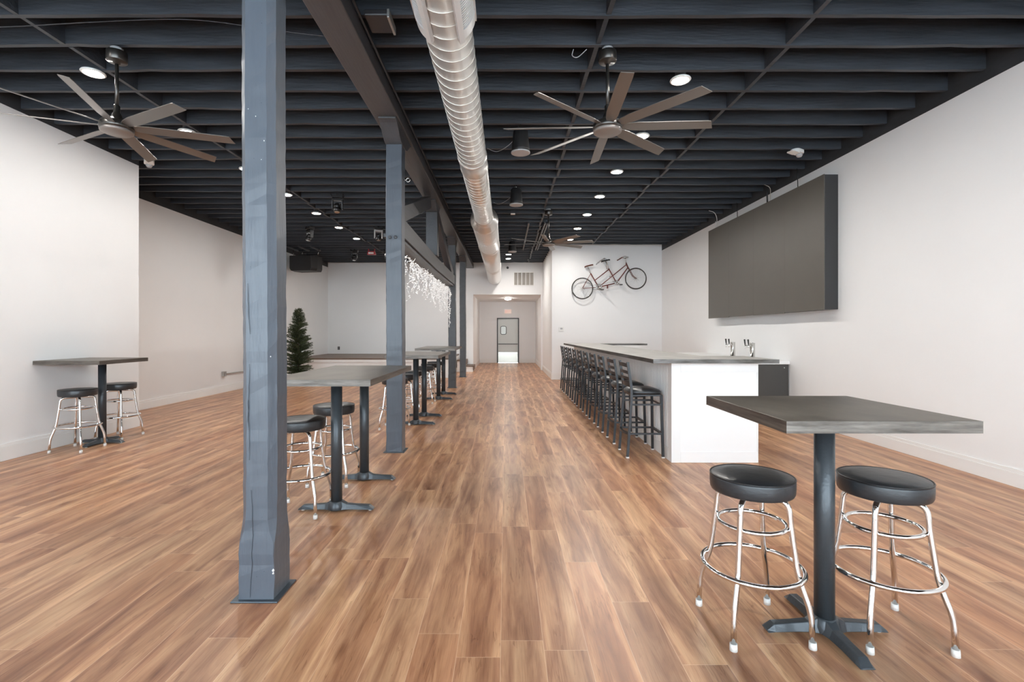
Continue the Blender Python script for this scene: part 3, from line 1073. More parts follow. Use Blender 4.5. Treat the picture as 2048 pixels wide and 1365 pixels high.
# supply grilles near the camera
for sgn in (-1, 1):
    fr, lv = MB(), MB()
    y0_, y1_ = 1.9, 3.42
    a0, a1 = math.radians(30), math.radians(84)

    def P(a, y, r):
        return (DXc + sgn * r * math.sin(a), y, DZc - r * math.cos(a))

    def curved(mb, ya, yb, aa, ab, ra, rb, ns=10):
        rings = []
        for i in range(ns + 1):
            a = aa + (ab - aa) * i / ns
            rings.append([P(a, ya, ra), P(a, yb, ra), P(a, yb, rb), P(a, ya, rb)])
        mb.loft(rings)
    curved(fr, y1_ - 0.10, y1_, a0, a1, RS + 0.001, RS + 0.034)
    curved(fr, y0_, y0_ + 0.10, a0, a1, RS + 0.001, RS + 0.034)
    curved(fr, y0_, y1_ + 0.02, a0 - math.radians(2), a0 + math.radians(9), RS + 0.001, RS + 0.040, 3)
    curved(fr, y0_, y1_ + 0.02, a1, a1 + math.radians(7), RS + 0.001, RS + 0.040, 3)
    y = y0_ + 0.12
    while y < y1_ - 0.11:
        curved(lv, y, y + 0.009, a0 + math.radians(9), a1, RS + 0.004, RS + 0.030, 8)
        y += 0.022
    g = fr.build('supply_grille', M['grille'], du)
    lv.build('grille_blades', M['grille'], g)

# small dark boxes and wires under the joists
jb = thing('junction_housing', 'dark metal box hung between joists just right of the beam, near the top', 'electrical box', (-1.03, 3.98, 3.99))
MB().box(-1.13, 3.86, ZJ - 0.055, -0.94, 4.10, ZJ - 0.001).build('housing', M['box'], jb, bevel=0.012)
MB().box(-0.945, 3.86, ZJ - 0.070, -0.925, 4.10, ZJ - 0.001).build('flange', M['conduit'], jb, bevel=0.004)
sb = thing('detector_box', 'small dark box with a white strip under the joists, beyond second pendant speaker', 'detector', (0.157, 10.3, 3.93))
MB().box(0.11, 10.25, 3.95, 0.205, 10.35, ZJ).build('box_body', M['box'], sb, bevel=0.004)
MB().box(0.11, 10.25, 3.935, 0.205, 10.35, 3.95).build('white_strip', M['plastic'], sb)


def pendant_speaker(x, y, label):
    y = nearest_joist(y)
    t = thing('pendant_speaker', label, 'speaker', (x, y, 3.64), group='black cylindrical pendant speakers')
    MB().lathe([(0.0, 3.955), (0.055, 3.955), (0.082, 3.94), (0.090, 3.92), (0.112, 3.70), (0.116, 3.665), (0.0, 3.665)], (x, y, 0), 32).build('cabinet', M['black'], t)
    MB().lathe([(0.094, 3.668), (0.117, 3.668), (0.118, 3.655), (0.110, 3.650), (0.094, 3.653)], (x, y, 0), 32).build('rim', M['greyplastic'], t)
    MB().lathe([(0.0, 3.664), (0.094, 3.664), (0.094, 3.658), (0.0, 3.660)], (x, y, 0), 32).build('speaker_grille', M['fancap'], t)
    m = MB()
    m.tube([(x, y, 3.95), (x, y, ZJ)], 0.006, 6)
    m.tube([(x - 0.03, y, 3.95), (x - 0.03, y, ZJ)], 0.003, 5)
    m.build('hanger', M['steel'], t)
    return t


pendant_speaker(0.187, 5.99, 'black cylindrical pendant speaker behind the left blades of near right fan')
pendant_speaker(0.187, 8.63, 'black cylindrical pendant speaker second from the camera, right of the duct')
pendant_speaker(0.19, 13.5, 'small far black pendant speaker above the light pair, beside the duct')


def wire_obj(pts, label, r=0.004, material='greyplastic', name='ceiling_wire'):
    # smooth through points
    q = [Vector(p_) for p_ in pts]
    out = []
    for i in range(len(q) - 1):
        p0, p1, p2, p3 = q[max(0, i - 1)], q[i], q[i + 1], q[min(len(q) - 1, i + 2)]
        for k in range(8):
            t_ = k / 8
            out.append(0.5 * ((2 * p1) + (p2 - p0) * t_ + (2 * p0 - 5 * p1 + 4 * p2 - p3) * t_ ** 2 + (3 * p1 - p0 - 3 * p2 + p3) * t_ ** 3))
    out.append(q[-1])
    return tag(MB().tube(out, r, 5).build(name, M[material]), label, 'wire')


wire_obj([(0.187, 6.02, ZJ - 0.03), (0.08, 6.2, 3.86), (-0.10, 6.35, 3.80), (-0.24, 6.4, 3.86)], 'thin wire looping from near pendant speaker to the duct')
wire_obj([(0.187, 8.66, ZJ - 0.03), (0.08, 8.8, 3.87), (-0.10, 8.95, 3.80), (-0.22, 9.0, 3.84)], 'thin wire looping from second pendant speaker to the duct')
wire_obj([(0.62, 4.42, ZJ - 0.0), (0.61, 4.43, 3.96), (0.66, 4.43, 3.945), (0.74, 4.42, ZJ)], 'short looped wire end left of the near right fan canopy', 0.004)
wire_obj([(-5.3, 4.0, 3.96), (-4.2, 4.0, 3.95), (-3.4, 4.0, 3.99), (-2.6, 4.0, ZJ), (-1.9, 4.05, 3.95), (-1.49, 4.1, 3.93)], 'thin dark wire drooping along joists left of the beam', 0.004, 'box')

# white twin devices
def twin_device(x, y, rz, label):
    y = nearest_joist(y)
    t = thing('emergency_light', label, 'emergency light', (x, y, ZJ - 0.05), rz, group='white emergency lights near the side walls')
    MB().prism(rrect(-0.075, 0.13, -0.065, 0.065, 0.06), 0.0, 0.048, 'Z').build('housing', M['plastic'], t, bevel=0.008)
    MB().lathe([(0.0, -0.045), (0.030, -0.038), (0.043, -0.015), (0.043, 0.0), (0.0, 0.0)], (0.085, 0.0, 0.0), 20).build('lamp_head', M['greyplastic'], t)
    MB().prism(rrect(-0.16, 0.02, -0.055, 0.055, 0.03), -0.012, 0.0, 'Z').build('backplate', M['plastic'], t, bevel=0.004)
    return t


twin_device(4.10, 6.95, 0.55, 'white emergency light fixture under the joists at right, above the big dark panel')
twin_device(-5.33, 7.05, 2.2, 'white emergency light fixture by the left wall corner behind fan blade')

# stage lights
def moving_head(x, y, rz, lit, label):
    t = thing('moving_head_light', label, 'stage light', (x, y, 3.66), rz, group='moving head stage lights under the joists')
    b = MB()
    b.box(-0.095, -0.075, 0.265, 0.095, 0.075, 0.31)
    b.box(-0.02, -0.02, 0.31, 0.02, 0.02, 0.349)
    for s_ in (-1, 1):
        b.hexa([(s_ * 0.095, -0.075, 0.265), (s_ * 0.12, -0.06, 0.335), (s_ * 0.12, 0.06, 0.335), (s_ * 0.095, 0.075, 0.265)],
               [(s_ * 0.085, -0.075, 0.265), (s_ * 0.105, -0.06, 0.345), (s_ * 0.105, 0.06, 0.345), (s_ * 0.085, 0.075, 0.265)])
    b.build('base', M['fixture'], t, bevel=0.006)
    b = MB()
    b.box(-0.10, -0.05, 0.215, 0.10, 0.05, 0.258)
    for s_ in (-1, 1):
        b.hexa([(s_ * 0.10, -0.05, 0.258), (s_ * 0.10, 0.05, 0.258), (s_ * 0.10, 0.035, 0.06), (s_ * 0.10, -0.035, 0.06)],
               [(s_ * 0.072, -0.05, 0.258), (s_ * 0.072, 0.05, 0.258), (s_ * 0.078, 0.035, 0.06), (s_ * 0.078, -0.035, 0.06)])
    b.build('yoke', M['greyplastic'] if lit else M['fixture'], t, bevel=0.006)
    b = MB()
    tl = 0.35
    for z0, z1, r0, r1 in ((0.155, 0.07, 0.045, 0.066), (0.07, 0.0, 0.066, 0.056)):
        b.cyl((0, -tl * (0.155 - z0) * 0.9, z0), (0, -tl * (0.155 - z1) * 0.9, z1), r0, r1, 20)
    h = b.build('head', M['fixture'], t)
    MB().cyl((0, -tl * 0.139, 0.0), (0, -tl * 0.143, -0.006), 0.048, 0.046, 20).build('lens', M['fixlens'], h)
    return t


moving_head(-3.13, 9.03, 0.2, False, 'moving head stage light nearest the camera, above the first stage side lamp')
moving_head(-4.76, 11.8, -0.7, False, 'moving head stage light at left, just right of the near post')
moving_head(-3.09, 11.8, 0.35, True, 'pale moving head stage light just left of the second post')
moving_head(-4.69, 15.07, 0.04, False, 'farthest clear moving head stage light, left of the red lamp')
moving_head(-3.66, 15.07, -0.06, False, 'moving head stage light mostly hidden behind the second post')
rd = thing('red_stage_light', 'small red stage light fixture hung from the far joists', 'stage light', (-4.14, 15.0, 3.82))
m = MB()
m.hexa([(-4.27, 14.93, 3.83), (-4.01, 14.93, 3.83), (-4.01, 15.07, 3.83), (-4.27, 15.07, 3.83)], [(-4.24, 14.93, 3.93), (-4.04, 14.93, 3.93), (-4.04, 15.07, 3.93), (-4.24, 15.07, 3.93)])
m.build('lamp_body', M['redbox'], rd, bevel=0.01)
m = MB()
for x in (-4.23, -4.05):
    m.box(x - 0.012, 14.98, 3.93, x + 0.012, 15.02, ZJ)
m.build('bracket', M['redbox'], rd)
MB().box(-4.22, 14.922, 3.845, -4.06, 14.929, 3.895).build('front_window', M['plastic'], rd)

spk = thing('loudspeaker', 'wide black loudspeaker hung under the joists in the stage corner', 'speaker', (-6.12, 14.9, 3.30))
m = MB()
pl = [(-6.56, 14.72), (-5.86, 14.62), (-5.73, 14.78), (-5.70, 15.10), (-6.45, 15.25), (-6.58, 15.0)]
lo = [(x * 1.0 + (0.05 if x < -6.3 else -0.03), y) for x, y in pl]
m.loft([[(x, y, 3.30) for x, y in lo], [(x, y, 3.38) for x, y in [(px_ * 1.0, py_) for px_, py_ in pl]], [(x, y, 3.74) for x, y in pl], [(x, y, 3.76) for x, y in pl]])
m.build('speaker_cabinet', M['black'], spk, bevel=0.012)
m = MB()
for x0_, x1_ in ((-6.52, -6.55), (-6.28, -6.24), (-5.80, -5.74)):
    m.tube([(x0_, 14.95, 3.75), (x1_, 14.95, ZJ)], 0.008, 6)
m.build('hanging_strap', M['steel'], spk)
m = MB()
for x in (-6.5, -6.15, -5.8):
    m.box(x - 0.02, 14.4, ZJ - 0.045, x + 0.02, 15.2, ZJ - 0.004)
m.build('mounting_rail', M['beam'], spk)

# ------------------------------------------------------------------ big dark wall panel
pn = thing('dark_wall_panel', 'huge flat dark brown screen panel mounted high on the right wall', 'wall panel', (4.6, 8.83, 1.74))
PXF = 4.515
MB().box(PXF + 0.012, 6.88, 1.755, XR, 10.787, 3.672).build('cabinet_box', M['panelside'], pn, bevel=0.004)
npan = 4
for k in range(npan):
    ya = 6.875 + (10.79 - 6.875) * k / npan
    yb = 6.875 + (10.79 - 6.875) * (k + 1) / npan
    dz = [0.0, -0.012, -0.004, -0.016][k]
    MB().box(PXF, ya + 0.001, 1.75 + dz, PXF + 0.011, yb - 0.001, 3.676).build('front_board', M['panel'], pn)
for y, r_, mt in ((7.63, 0.007, 'black'), (8.52, 0.014, 'black'), (9.62, 0.007, 'black')):
    m = MB()
    m.tube([(4.60, y, 3.67), (4.60, y + 0.01, 3.88), (4.585, y, ZJ + 0.002)], r_, 6)
    m.build('suspension_cable', M[mt], pn)
m = MB()
m.tube(fillet([(4.60, 8.42, 3.67), (4.60, 8.42, 3.95), (4.53, 8.50, 4.02)], 0.1), 0.005, 6)
m.build('white_cable', M['vent'], pn)
m = MB()
m.tube(fillet([(4.60, 10.55, 3.67), (4.60, 10.55, 3.93), (4.50, 10.45, 4.02), (4.36, 10.4, 4.04)], 0.12), 0.006, 6)
m.tube([(4.60, 10.62, 3.67), (4.60, 10.62, 3.86)], 0.005, 6)
m.build('white_cable', M['plastic'], pn)

# ------------------------------------------------------------------ bar
ZBT = 1.139
bc = thing('bar_counter', 'long white panelled bar with beadboard side behind the row of stools', 'bar', (2.1, 9, 0))
m = MB()
bx0, bx1, by0, by1 = 1.835, 2.765, 5.325, 12.95
m.box(bx0, by0 + 0.001, 0, bx1, 5.90, 1.095)
m.box(bx0, 5.90, 0, 2.25, by1, 1.095)
m.box(2.25, 12.35, 0, 3.45, by1, 1.095)
m.build('bar_body', M['barw'], bc)
# beadboard on aisle side
prof = []
y = by0 + 0.09
while y < by1 - 0.02:
    prof += [(bx0 - 0.012, y), (bx0 - 0.012, y + 0.033), (bx0 - 0.002, y + 0.036), (bx0 - 0.002, y + 0.041)]
    y += 0.044
m = MB()
m.loft([[(x, yy, 0.14), (x, yy, 1.06), (bx0, yy, 1.06), (bx0, yy, 0.14)] for x, yy in prof])
m.build('beadboard', M['barw'], bc)
m = MB()
# trims: corner post, top rail, base
m.box(bx0 - 0.016, by0 - 0.012, 0, bx0 + 0.085, by0 + 0.0, 1.094)
m.box(bx0 - 0.016, by0, 0, bx0, by0 + 0.09, 1.094)
m.box(bx0 - 0.016, by0 + 0.09, 0, bx0, by1, 0.14)
m.box(bx0 - 0.016, by0 + 0.09, 1.055, bx0, by1, 1.094)
m.build('bar_trim', M['trimw'], bc, bevel=0.002)
m = MB()
m.box(bx0 + 0.085, by0 - 0.012, 0.99, bx1 + 0.005, by0, 1.094)
m.box(bx0 + 0.085, by0 - 0.012, 0, bx1 + 0.005, by0, 0.12)
m.box(bx0 + 0.085, by0 - 0.006, 0.12, bx1 + 0.002, by0, 0.99)
m.box(bx1 - 0.012, by0 - 0.012, 0.12, bx1 + 0.005, by0 - 0.006, 0.99)
m.build('end_panel', M['barw'], bc, bevel=0.002)

bt = MB()
bt.prism([(1.59, 5.20), (2.915, 5.17), (2.925, 5.95), (2.42, 6.0), (2.42, 12.42), (3.63, 12.42), (3.63, 13.0), (1.565, 13.0)], 1.096, ZBT, 'Z')
bto = tag(bt.build('counter_slab', M['bartop'], bevel=0.003), 'grey metal clad bar top resting on the white bar', 'bar top')
# patinated nosing strips on near and aisle edges
m = MB()
m.hexa([(1.588, 5.196, 1.0965), (2.918, 5.166, 1.0965), (2.918, 5.1695, 1.0965), (1.588, 5.1995, 1.0965)],
       [(1.588, 5.196, ZBT + 0.001), (2.918, 5.166, ZBT + 0.001), (2.918, 5.1695, ZBT + 0.001), (1.588, 5.1995, ZBT + 0.001)])
m.hexa([(1.584, 5.196, 1.0965), (1.5885, 5.196, 1.0965), (1.5635, 13.0, 1.0965), (1.560, 13.0, 1.0965)],
       [(1.584, 5.196, ZBT + 0.001), (1.5885, 5.196, ZBT + 0.001), (1.5635, 13.0, ZBT + 0.001), (1.560, 13.0, ZBT + 0.001)])
m.box(2.42, 12.415, 1.0965, 3.632, 12.4195, ZBT + 0.001)
m.build('edge_banding', M['baredge'], bto)

# back bar: cooler and worktop
co = thing('keg_cooler', 'charcoal keg cooler standing against the right wall behind the bar end', 'cooler', (4.3, 8.6, 0))
MB().box(3.96, 8.06, 0.06, 4.70, 9.6, 0.895).build('cooler_body', M['cooler'], co, bevel=0.004)
MB().box(3.99, 8.10, 0.0, 4.68, 9.55, 0.06).build('plinth', M['black'], co)
for k in range(2):
    dd = MB().box(3.935, 8.08 + k * 0.76, 0.10, 3.959, 8.82 + k * 0.76, 0.88).build('cooler_door', M['cooler'], co, bevel=0.003)
    MB().box(3.915, 8.75 + k * 0.06, 0.5, 3.934, 8.77 + k * 0.06, 0.8).build('handle', M['steel'], dd)
MB().cyl((4.63, 8.053, 0.84), (4.63, 8.06, 0.84), 0.010, seg=12).build('keylock', M['steel'], co)
bk = thing('back_bar_cabinet', 'white back bar cabinet between cooler and bar wall', 'cabinet', (4.3, 10.5, 0))
MB().box(3.96, 9.62, 0.0, 4.70, 11.3, 0.895).build('cabinet_body', M['barw'], bk)
for k in range(2):
    dd = MB().box(3.94, 9.65 + k * 0.83, 0.08, 3.959, 10.44 + k * 0.83, 0.87).build('cabinet_door', M['barw'], bk, bevel=0.004)
    MB().cyl((3.915, 10.38 + k * 0.17, 0.55), (3.939, 10.38 + k * 0.17, 0.55), 0.012, seg=12).build('door_knob', M['steel'], dd)
wt = tag(MB().box(3.90, 8.04, 0.897, 4.715, 11.36, 0.955).build('back_bar_worktop', M['barw'], bevel=0.004), 'pale worktop over the keg cooler along the right wall', 'worktop')
MB().box(3.896, 8.04, 0.90, 3.8995, 11.36, 0.956).build('front_edging', M['cooler'], wt)


def beer_tower(x, y, label):
    t = thing('beer_tower', label, 'beer tap', (x, y, 0.955), group='steel beer towers on the back bar')
    MB().lathe([(0.0, 0), (0.060, 0), (0.060, 0.008), (0.043, 0.010), (0.043, 0.268), (0.045, 0.270), (0.045, 0.280), (0.0, 0.282)], (x, y, 0.955), 32).build('column', M['steel'], t)
    for s_ in (-1, 1):
        yy = y + s_ * 0.035
        b = MB()
        b.tube([(x - 0.03, yy, 1.185), (x - 0.10, yy + s_ * 0.03, 1.185)], 0.010, 10)
        b.tube([(x - 0.10, yy + s_ * 0.03, 1.200), (x - 0.10, yy + s_ * 0.03, 1.165), (x - 0.112, yy + s_ * 0.03, 1.135)], [0.013, 0.012, 0.008], 10)
        f = b.build('faucet', M['chrome'], t)
        MB().tube([(x - 0.10, yy + s_ * 0.03, 1.2), (x - 0.103, yy + s_ * 0.03, 1.222), (x - 0.112, yy + s_ * 0.03, 1.30)], [0.006, 0.011, 0.015], 10).build('tap_handle', M['black'], f)
    return t


beer_tower(4.50, 9.60, 'steel beer tower with two black tap handles, left one on the back bar')
beer_tower(4.50, 8.84, 'steel beer tower with two black tap handles, right one nearer the camera')

# ------------------------------------------------------------------ bar stools along the bar
def make_bar_stool():
    t = thing('bar_stool', '', 'bar stool', group='black ladder back bar stools along the bar')
    R_ = 0.0135
    for sy in (-1, 1):
        pts = [(-0.198, sy * 0.195, 0.012), (-0.168, sy * 0.190, 0.45), (-0.150, sy * 0.187, 0.70), (-0.152, sy * 0.186, 0.80), (-0.194, sy * 0.186, 1.09)]
        l = MB().tube(fillet(pts, 0.12, 5), R_, square=True, up=(0, 1, 0)).build('rear_leg', M['stoolframe'], t)
        MB().box(-0.198 - 0.016, sy * 0.195 - 0.016, 0, -0.198 + 0.016, sy * 0.195 + 0.016, 0.014).build('foot_glide', M['cap'], l)
        l = MB().tube([(0.205, sy * 0.197, 0.012), (0.190, sy * 0.180, 0.715)], R_, square=True, up=(0, 1, 0)).build('front_leg', M['stoolframe'], t)
        MB().box(0.205 - 0.016, sy * 0.197 - 0.016, 0, 0.205 + 0.016, sy * 0.197 + 0.016, 0.014).build('foot_glide', M['cap'], l)
        MB().tube([(-0.155, sy * 0.188, 0.605), (0.193, sy * 0.183, 0.605)], 0.010, square=True).build('side_rail', M['stoolframe'], t)
        MB().tube([(-0.18, sy * 0.192, 0.273), (0.20, sy * 0.190, 0.273)], 0.010, square=True).build('foot_rail', M['stoolframe'], t)
    for xx, nm, bow in ((0.20, 'footrest', 0.0), (-0.182, 'footrest', -0.03)):
        n_ = 10
        rings = []
        for i in range(n_ + 1):
            s_ = -1 + 2 * i / n_
            yy = 0.178 * s_
            bx_ = xx + bow * (1 - s_ * s_)
            rings.append([(bx_ - 0.014, yy, 0.262), (bx_ + 0.014, yy, 0.262), (bx_ + 0.014, yy, 0.284), (bx_ - 0.014, yy, 0.284)])
        MB().loft(rings).build(nm, M['stoolframe'], t)
    MB().box(-0.012 + 0.192, -0.17, 0.60, 0.012 + 0.18, 0.17, 0.615).build('front_rail', M['stoolframe'], t)
    m = MB()
    m.box(-0.15, -0.185, 0.700, 0.20, 0.185, 0.718)
    m.build('seat_frame', M['stoolframe'], t)
    for zc, hh in ((1.048, 0.046), (0.966, 0.038), (0.896, 0.034), (0.824, 0.052)):
        n_ = 10
        rings = []
        xb_ = -0.152 - (zc - 0.80) * 0.145
        for i in range(n_ + 1):
            s_ = -1 + 2 * i / n_
            yy = 0.184 * s_
            bx_ = xb_ - 0.032 * (1 - s_ * s_)
            lift = 0.010 * (1 - s_ * s_)
            sl = 0.145 * hh / 2
            rings.append([(bx_ + sl - 0.002, yy, zc - hh / 2 + lift), (bx_ + sl + 0.002, yy, zc - hh / 2 + lift), (bx_ - sl + 0.002, yy, zc + hh / 2 + lift), (bx_ - sl - 0.002, yy, zc + hh / 2 + lift)])
        MB().loft(rings).build('back_slat', M['stoolframe'], t)
    # padded seat
    n_ = 32
    rings = []
    for f_, z_ in ((0.90, 0.719), (1.0, 0.725), (1.03, 0.742), (1.0, 0.760), (0.90, 0.775), (0.65, 0.786), (0.30, 0.791), (0.02, 0.792)):
        sec = []
        for k in range(n_):
            a = 2 * PI * k / n_
            c_, s_ = math.cos(a), math.sin(a)
            ex = 0.55
            x_ = 0.020 + 0.193 * f_ * math.copysign(abs(c_) ** ex, c_)
            y_ = 0.200 * f_ * math.copysign(abs(s_) ** ex, s_) * (1 - 0.10 * (x_ < 0) * abs(x_) / 0.18)
            sec.append((x_, y_, z_ - 0.10 * max(0, x_ - 0.12) * (z_ > 0.73)))
        rings.append(sec)
    MB().loft(rings, smooth=True).build('seat', M['vinyl'], t)
    return t


bs = make_bar_stool()
blab = ['nearest the camera, at the near bar end', 'second from the near bar end', 'third from the near bar end', 'fourth from the near bar end',
        'fifth from the near bar end', 'fifth from the far end of the row', 'fourth from the far end of the row', 'third from the far end of the row',
        'second from the far end of the row', 'last at the far end of the row']
for k in range(10):
    loc = (1.585, 5.71 + 0.70 * k, 0)
    lab = 'black metal ladder-back bar stool, ' + blab[k]
    rz = [0, 0.01, -0.02, 0.015, 0, 0.02, -0.01, 0, 0.02, -0.01][k]
    if k == 0:
        bs.location = loc
        bs['label'] = lab
    else:
        dup(bs, loc, rz, lab)


# ------------------------------------------------------------------ chrome stools
def make_chrome_stool():
    t = thing('chrome_stool', '', 'bar stool', group='round chrome stools with black seats')
    for k in range(4):
        a = PI / 4 + k * PI / 2
        c_, s_ = math.cos(a), math.sin(a)
        prof = [(0.02, 0.640), (0.158, 0.640), (0.170, 0.52), (0.1985, 0.305), (0.250, 0.160), (0.256, 0.03)]
        pts = fillet([(r_ * c_, r_ * s_, z_) for r_, z_ in prof], 0.045, 6)
        l = MB().tube(pts, 0.0132, 12).build('leg', M['chrome'], t)
        MB().cyl((0.2565 * c_, 0.2565 * s_, 0.0), (0.2562 * c_, 0.2562 * s_, 0.032), 0.0175, 0.0160, 14).build('foot_cap', M['cap'], l)
    MB().ring((0, 0, 0.298), 0.2235, 0.0115, 56, 10).build('foot_ring', M['chrome'], t)
    MB().ring((0, 0, 0.506), 0.151, 0.0108, 48, 10).build('upper_ring', M['chrome'], t)
    MB().lathe([(0.0, 0.646), (0.11, 0.646), (0.11, 0.660), (0.0, 0.660)], (0, 0, 0), 28).build('swivel_plate', M['iron'], t)
    s = MB().lathe([(0.0, 0.656), (0.170, 0.656), (0.182, 0.660), (0.187, 0.670), (0.189, 0.695), (0.189, 0.722), (0.187, 0.732), (0.180, 0.737), (0.12, 0.744), (0.0, 0.747)], (0, 0, 0), 56).build('seat', M['vinyl'], t)
    MB().ring((0, 0, 0.7345), 0.1865, 0.0040, 56, 6).build('seat_piping', M['piping'], s)
    return t


cs = make_chrome_stool()
cpos = [((1.20, 2.365), 0.03, 'round chrome stool with black seat in foreground, left of the table column'),
        ((1.815, 2.33), -0.06, 'round chrome stool with black seat in foreground, right of the table column'),
        ((-5.21, 5.91), 0.04, 'round chrome stool by left wall, nearer the camera'),
        ((-5.25, 6.60), -0.03, 'round chrome stool by left wall, farther from the camera'),
        ((-1.640, 3.89), 0.02, 'round chrome stool at long table, half hidden behind the near post'),
        ((-1.640, 4.64), -0.02, 'round chrome stool at long table between its two columns'),
        ((-1.655, 7.25), 0.0, 'first round chrome stool at second long table, right behind the second post'),
        ((-1.65, 7.93), 0.1, 'middle round chrome stool at the second long table'),
        ((-1.66, 8.62), -0.1, 'last round chrome stool at the second long table'),
        ((-1.64, 9.85), 0.0, 'first round chrome stool at the farthest long table'),
        ((-1.66, 10.62), 0.1, 'middle round chrome stool at the farthest long table'),
        ((-1.65, 11.42), -0.05, 'last round chrome stool at the farthest long table')]
for k, ((x, y), rz, lab) in enumerate(cpos):
    if k == 0:
        cs.location = (x, y, 0)
        cs.rotation_euler = (0, 0, rz)
        cs['label'] = lab
    else:
        dup(cs, (x, y, 0), rz, lab)


# ------------------------------------------------------------------ tables
def tabletop(t, x0, x1, y0, y1, zt, th=0.048):
    o = MB().box(x0 + 0.002, y0 + 0.002, zt - th, x1 - 0.002, y1 - 0.002, zt).build('tabletop', M['zinc'], t, bevel=0.002)
    m = MB()
    m.box(x0, y0, zt - th, x1, y0 + 0.0018, zt - 0.001)
    m.box(x0, y1 - 0.0018, zt - th, x1, y1, zt - 0.001)
    m.box(x0, y0 + 0.0018, zt - th, x0 + 0.0018, y1 - 0.0018, zt - 0.001)
    m.box(x1 - 0.0018, y0 + 0.0018, zt - th, x1, y1 - 0.0018, zt - 0.001)
    m.build('edge_banding', M['zincedge'], o)
    return o


def column_and_base(t, x, y, ztop, arms, R=0.285, suffix=''):
    MB().cyl((x, y, 0.07), (x, y, ztop - 0.012), 0.0435, seg=32).build('column', M['iron'], t)
    m = MB()
    for a in arms:
        a = math.radians(a)
        c_, s_ = math.cos(a), math.sin(a)
        rings = []
        for r_, hw, z0, z1 in ((0.0, 0.045, 0.014, 0.078), (0.05, 0.045, 0.014, 0.074), (0.085, 0.034, 0.014, 0.056), (0.16, 0.032, 0.014, 0.050), (R - 0.035, 0.036, 0.014, 0.044), (R, 0.034, 0.010, 0.016)):
            sec = []
            for q, z in ((-hw, z0), (hw, z0), (hw * 0.55, z1), (-hw * 0.55, z1)):
                sec.append((x + r_ * c_ - q * s_, y + r_ * s_ + q * c_, z))
            rings.append(sec)
        m.loft(rings)
    m.lathe([(0.0, 0.078), (0.050, 0.078), (0.056, 0.070), (0.066, 0.04), (0.068, 0.014), (0.0, 0.014)], (x, y, 0), 24)
    b = m.build('base', M['iron'], t, bevel=0.003)
    m = MB()
    for a in arms:
        a = math.radians(a)
        m.cyl((x + (R - 0.03) * math.cos(a), y + (R - 0.03) * math.sin(a), 0), (x + (R - 0.03) * math.cos(a), y + (R - 0.03) * math.sin(a), 0.015), 0.014, seg=12)
    m.build('glides', M['cap'], b)
    m = MB()
    m.box(x - 0.15, y - 0.03, ztop - 0.012, x + 0.15, y + 0.03, ztop)
    m.box(x - 0.03, y - 0.15, ztop - 0.0118, x + 0.03, y + 0.15, ztop)
    m.build('mounting_plate', M['iron'], t)


ZTT = 1.084
t = thing('pedestal_table', 'tall square metal-topped table in the right foreground between two chrome stools', 'table', (1.52, 2.32, 0), group='tall tables with metal tops')
tabletop(t, 1.093, 1.858, 1.886, 2.640, ZTT)
column_and_base(t, 1.525, 2.32, ZTT - 0.0485, (0, 90, 180, 270))
t = thing('pedestal_table', 'tall square metal-topped table against the left wall with two chrome stools', 'table', (-5.19, 6.25, 0), group='tall tables with metal tops')
tabletop(t, -5.575, -4.79, 5.72, 6.50, 1.092)
column_and_base(t, -5.20, 6.255, 1.092 - 0.0485, (0, 90, 180, 270), 0.275)
t = thing('long_pedestal_table', 'long metal-topped high table behind the near post, nearest in the centre row', 'table', (-1.38, 4.3, 0), group='tall tables with metal tops')
tabletop(t, -1.775, -0.982, 3.525, 5.06, ZTT)
column_and_base(t, -1.358, 3.90, ZTT - 0.0485, (0, 180), 0.30)
column_and_base(t, -1.368, 4.70, ZTT - 0.0485, (0, 180), 0.30)
t = thing('long_pedestal_table', 'long metal-topped high table just beyond the second post', 'table', (-1.38, 8.0, 0), group='tall tables with metal tops')
tabletop(t, -1.80, -1.00, 7.22, 8.80, ZTT)
column_and_base(t, -1.385, 7.50, ZTT - 0.0485, (0, 180), 0.30)
column_and_base(t, -1.378, 8.22, ZTT - 0.0485, (0, 180), 0.30)
t = thing('long_pedestal_table', 'farthest long metal-topped high table, beside the third post', 'table', (-1.42, 10.8, 0), group='tall tables with metal tops')
tabletop(t, -1.90, -1.06, 10.15, 11.80, 1.092)
column_and_base(t, -1.42, 10.28, 1.092 - 0.0485, (0, 180), 0.30)
column_and_base(t, -1.42, 11.12, 1.092 - 0.0485, (0, 180), 0.30)

# ------------------------------------------------------------------ christmas tree
TX, TY = -5.72, 13.4
ct = thing('christmas_tree', 'slim dark green artificial christmas tree in front of the stage', 'christmas tree', (TX, TY, 0))
rt = random.Random(3)
MB().cyl((TX, TY, 0.03), (TX, TY, 2.02), 0.022, 0.008, 8).build('trunk', M['bark'], ct)
m = MB()
for k in range(4):
    a = k * PI / 2 + 0.4
    m.tube([(TX, TY, 0.10), (TX + 0.16 * math.cos(a), TY + 0.16 * math.sin(a), 0.03), (TX + 0.2 * math.cos(a), TY + 0.2 * math.sin(a), 0.008)], 0.008, 6)
m.build('stand', M['bark'], ct)
fa, fb = MB(), MB()
TP = [(0.2, 0.30), (0.52, 0.36), (1.13, 0.29), (1.82, 0.145), (2.0, 0.08), (2.2, 0.02)]


def tree_r(z):
    for (a, ra), (b, rb) in zip(TP[:-1], TP[1:]):
        if z <= b:
            return ra + (rb - ra) * (z - a) / (b - a)
    return 0.03


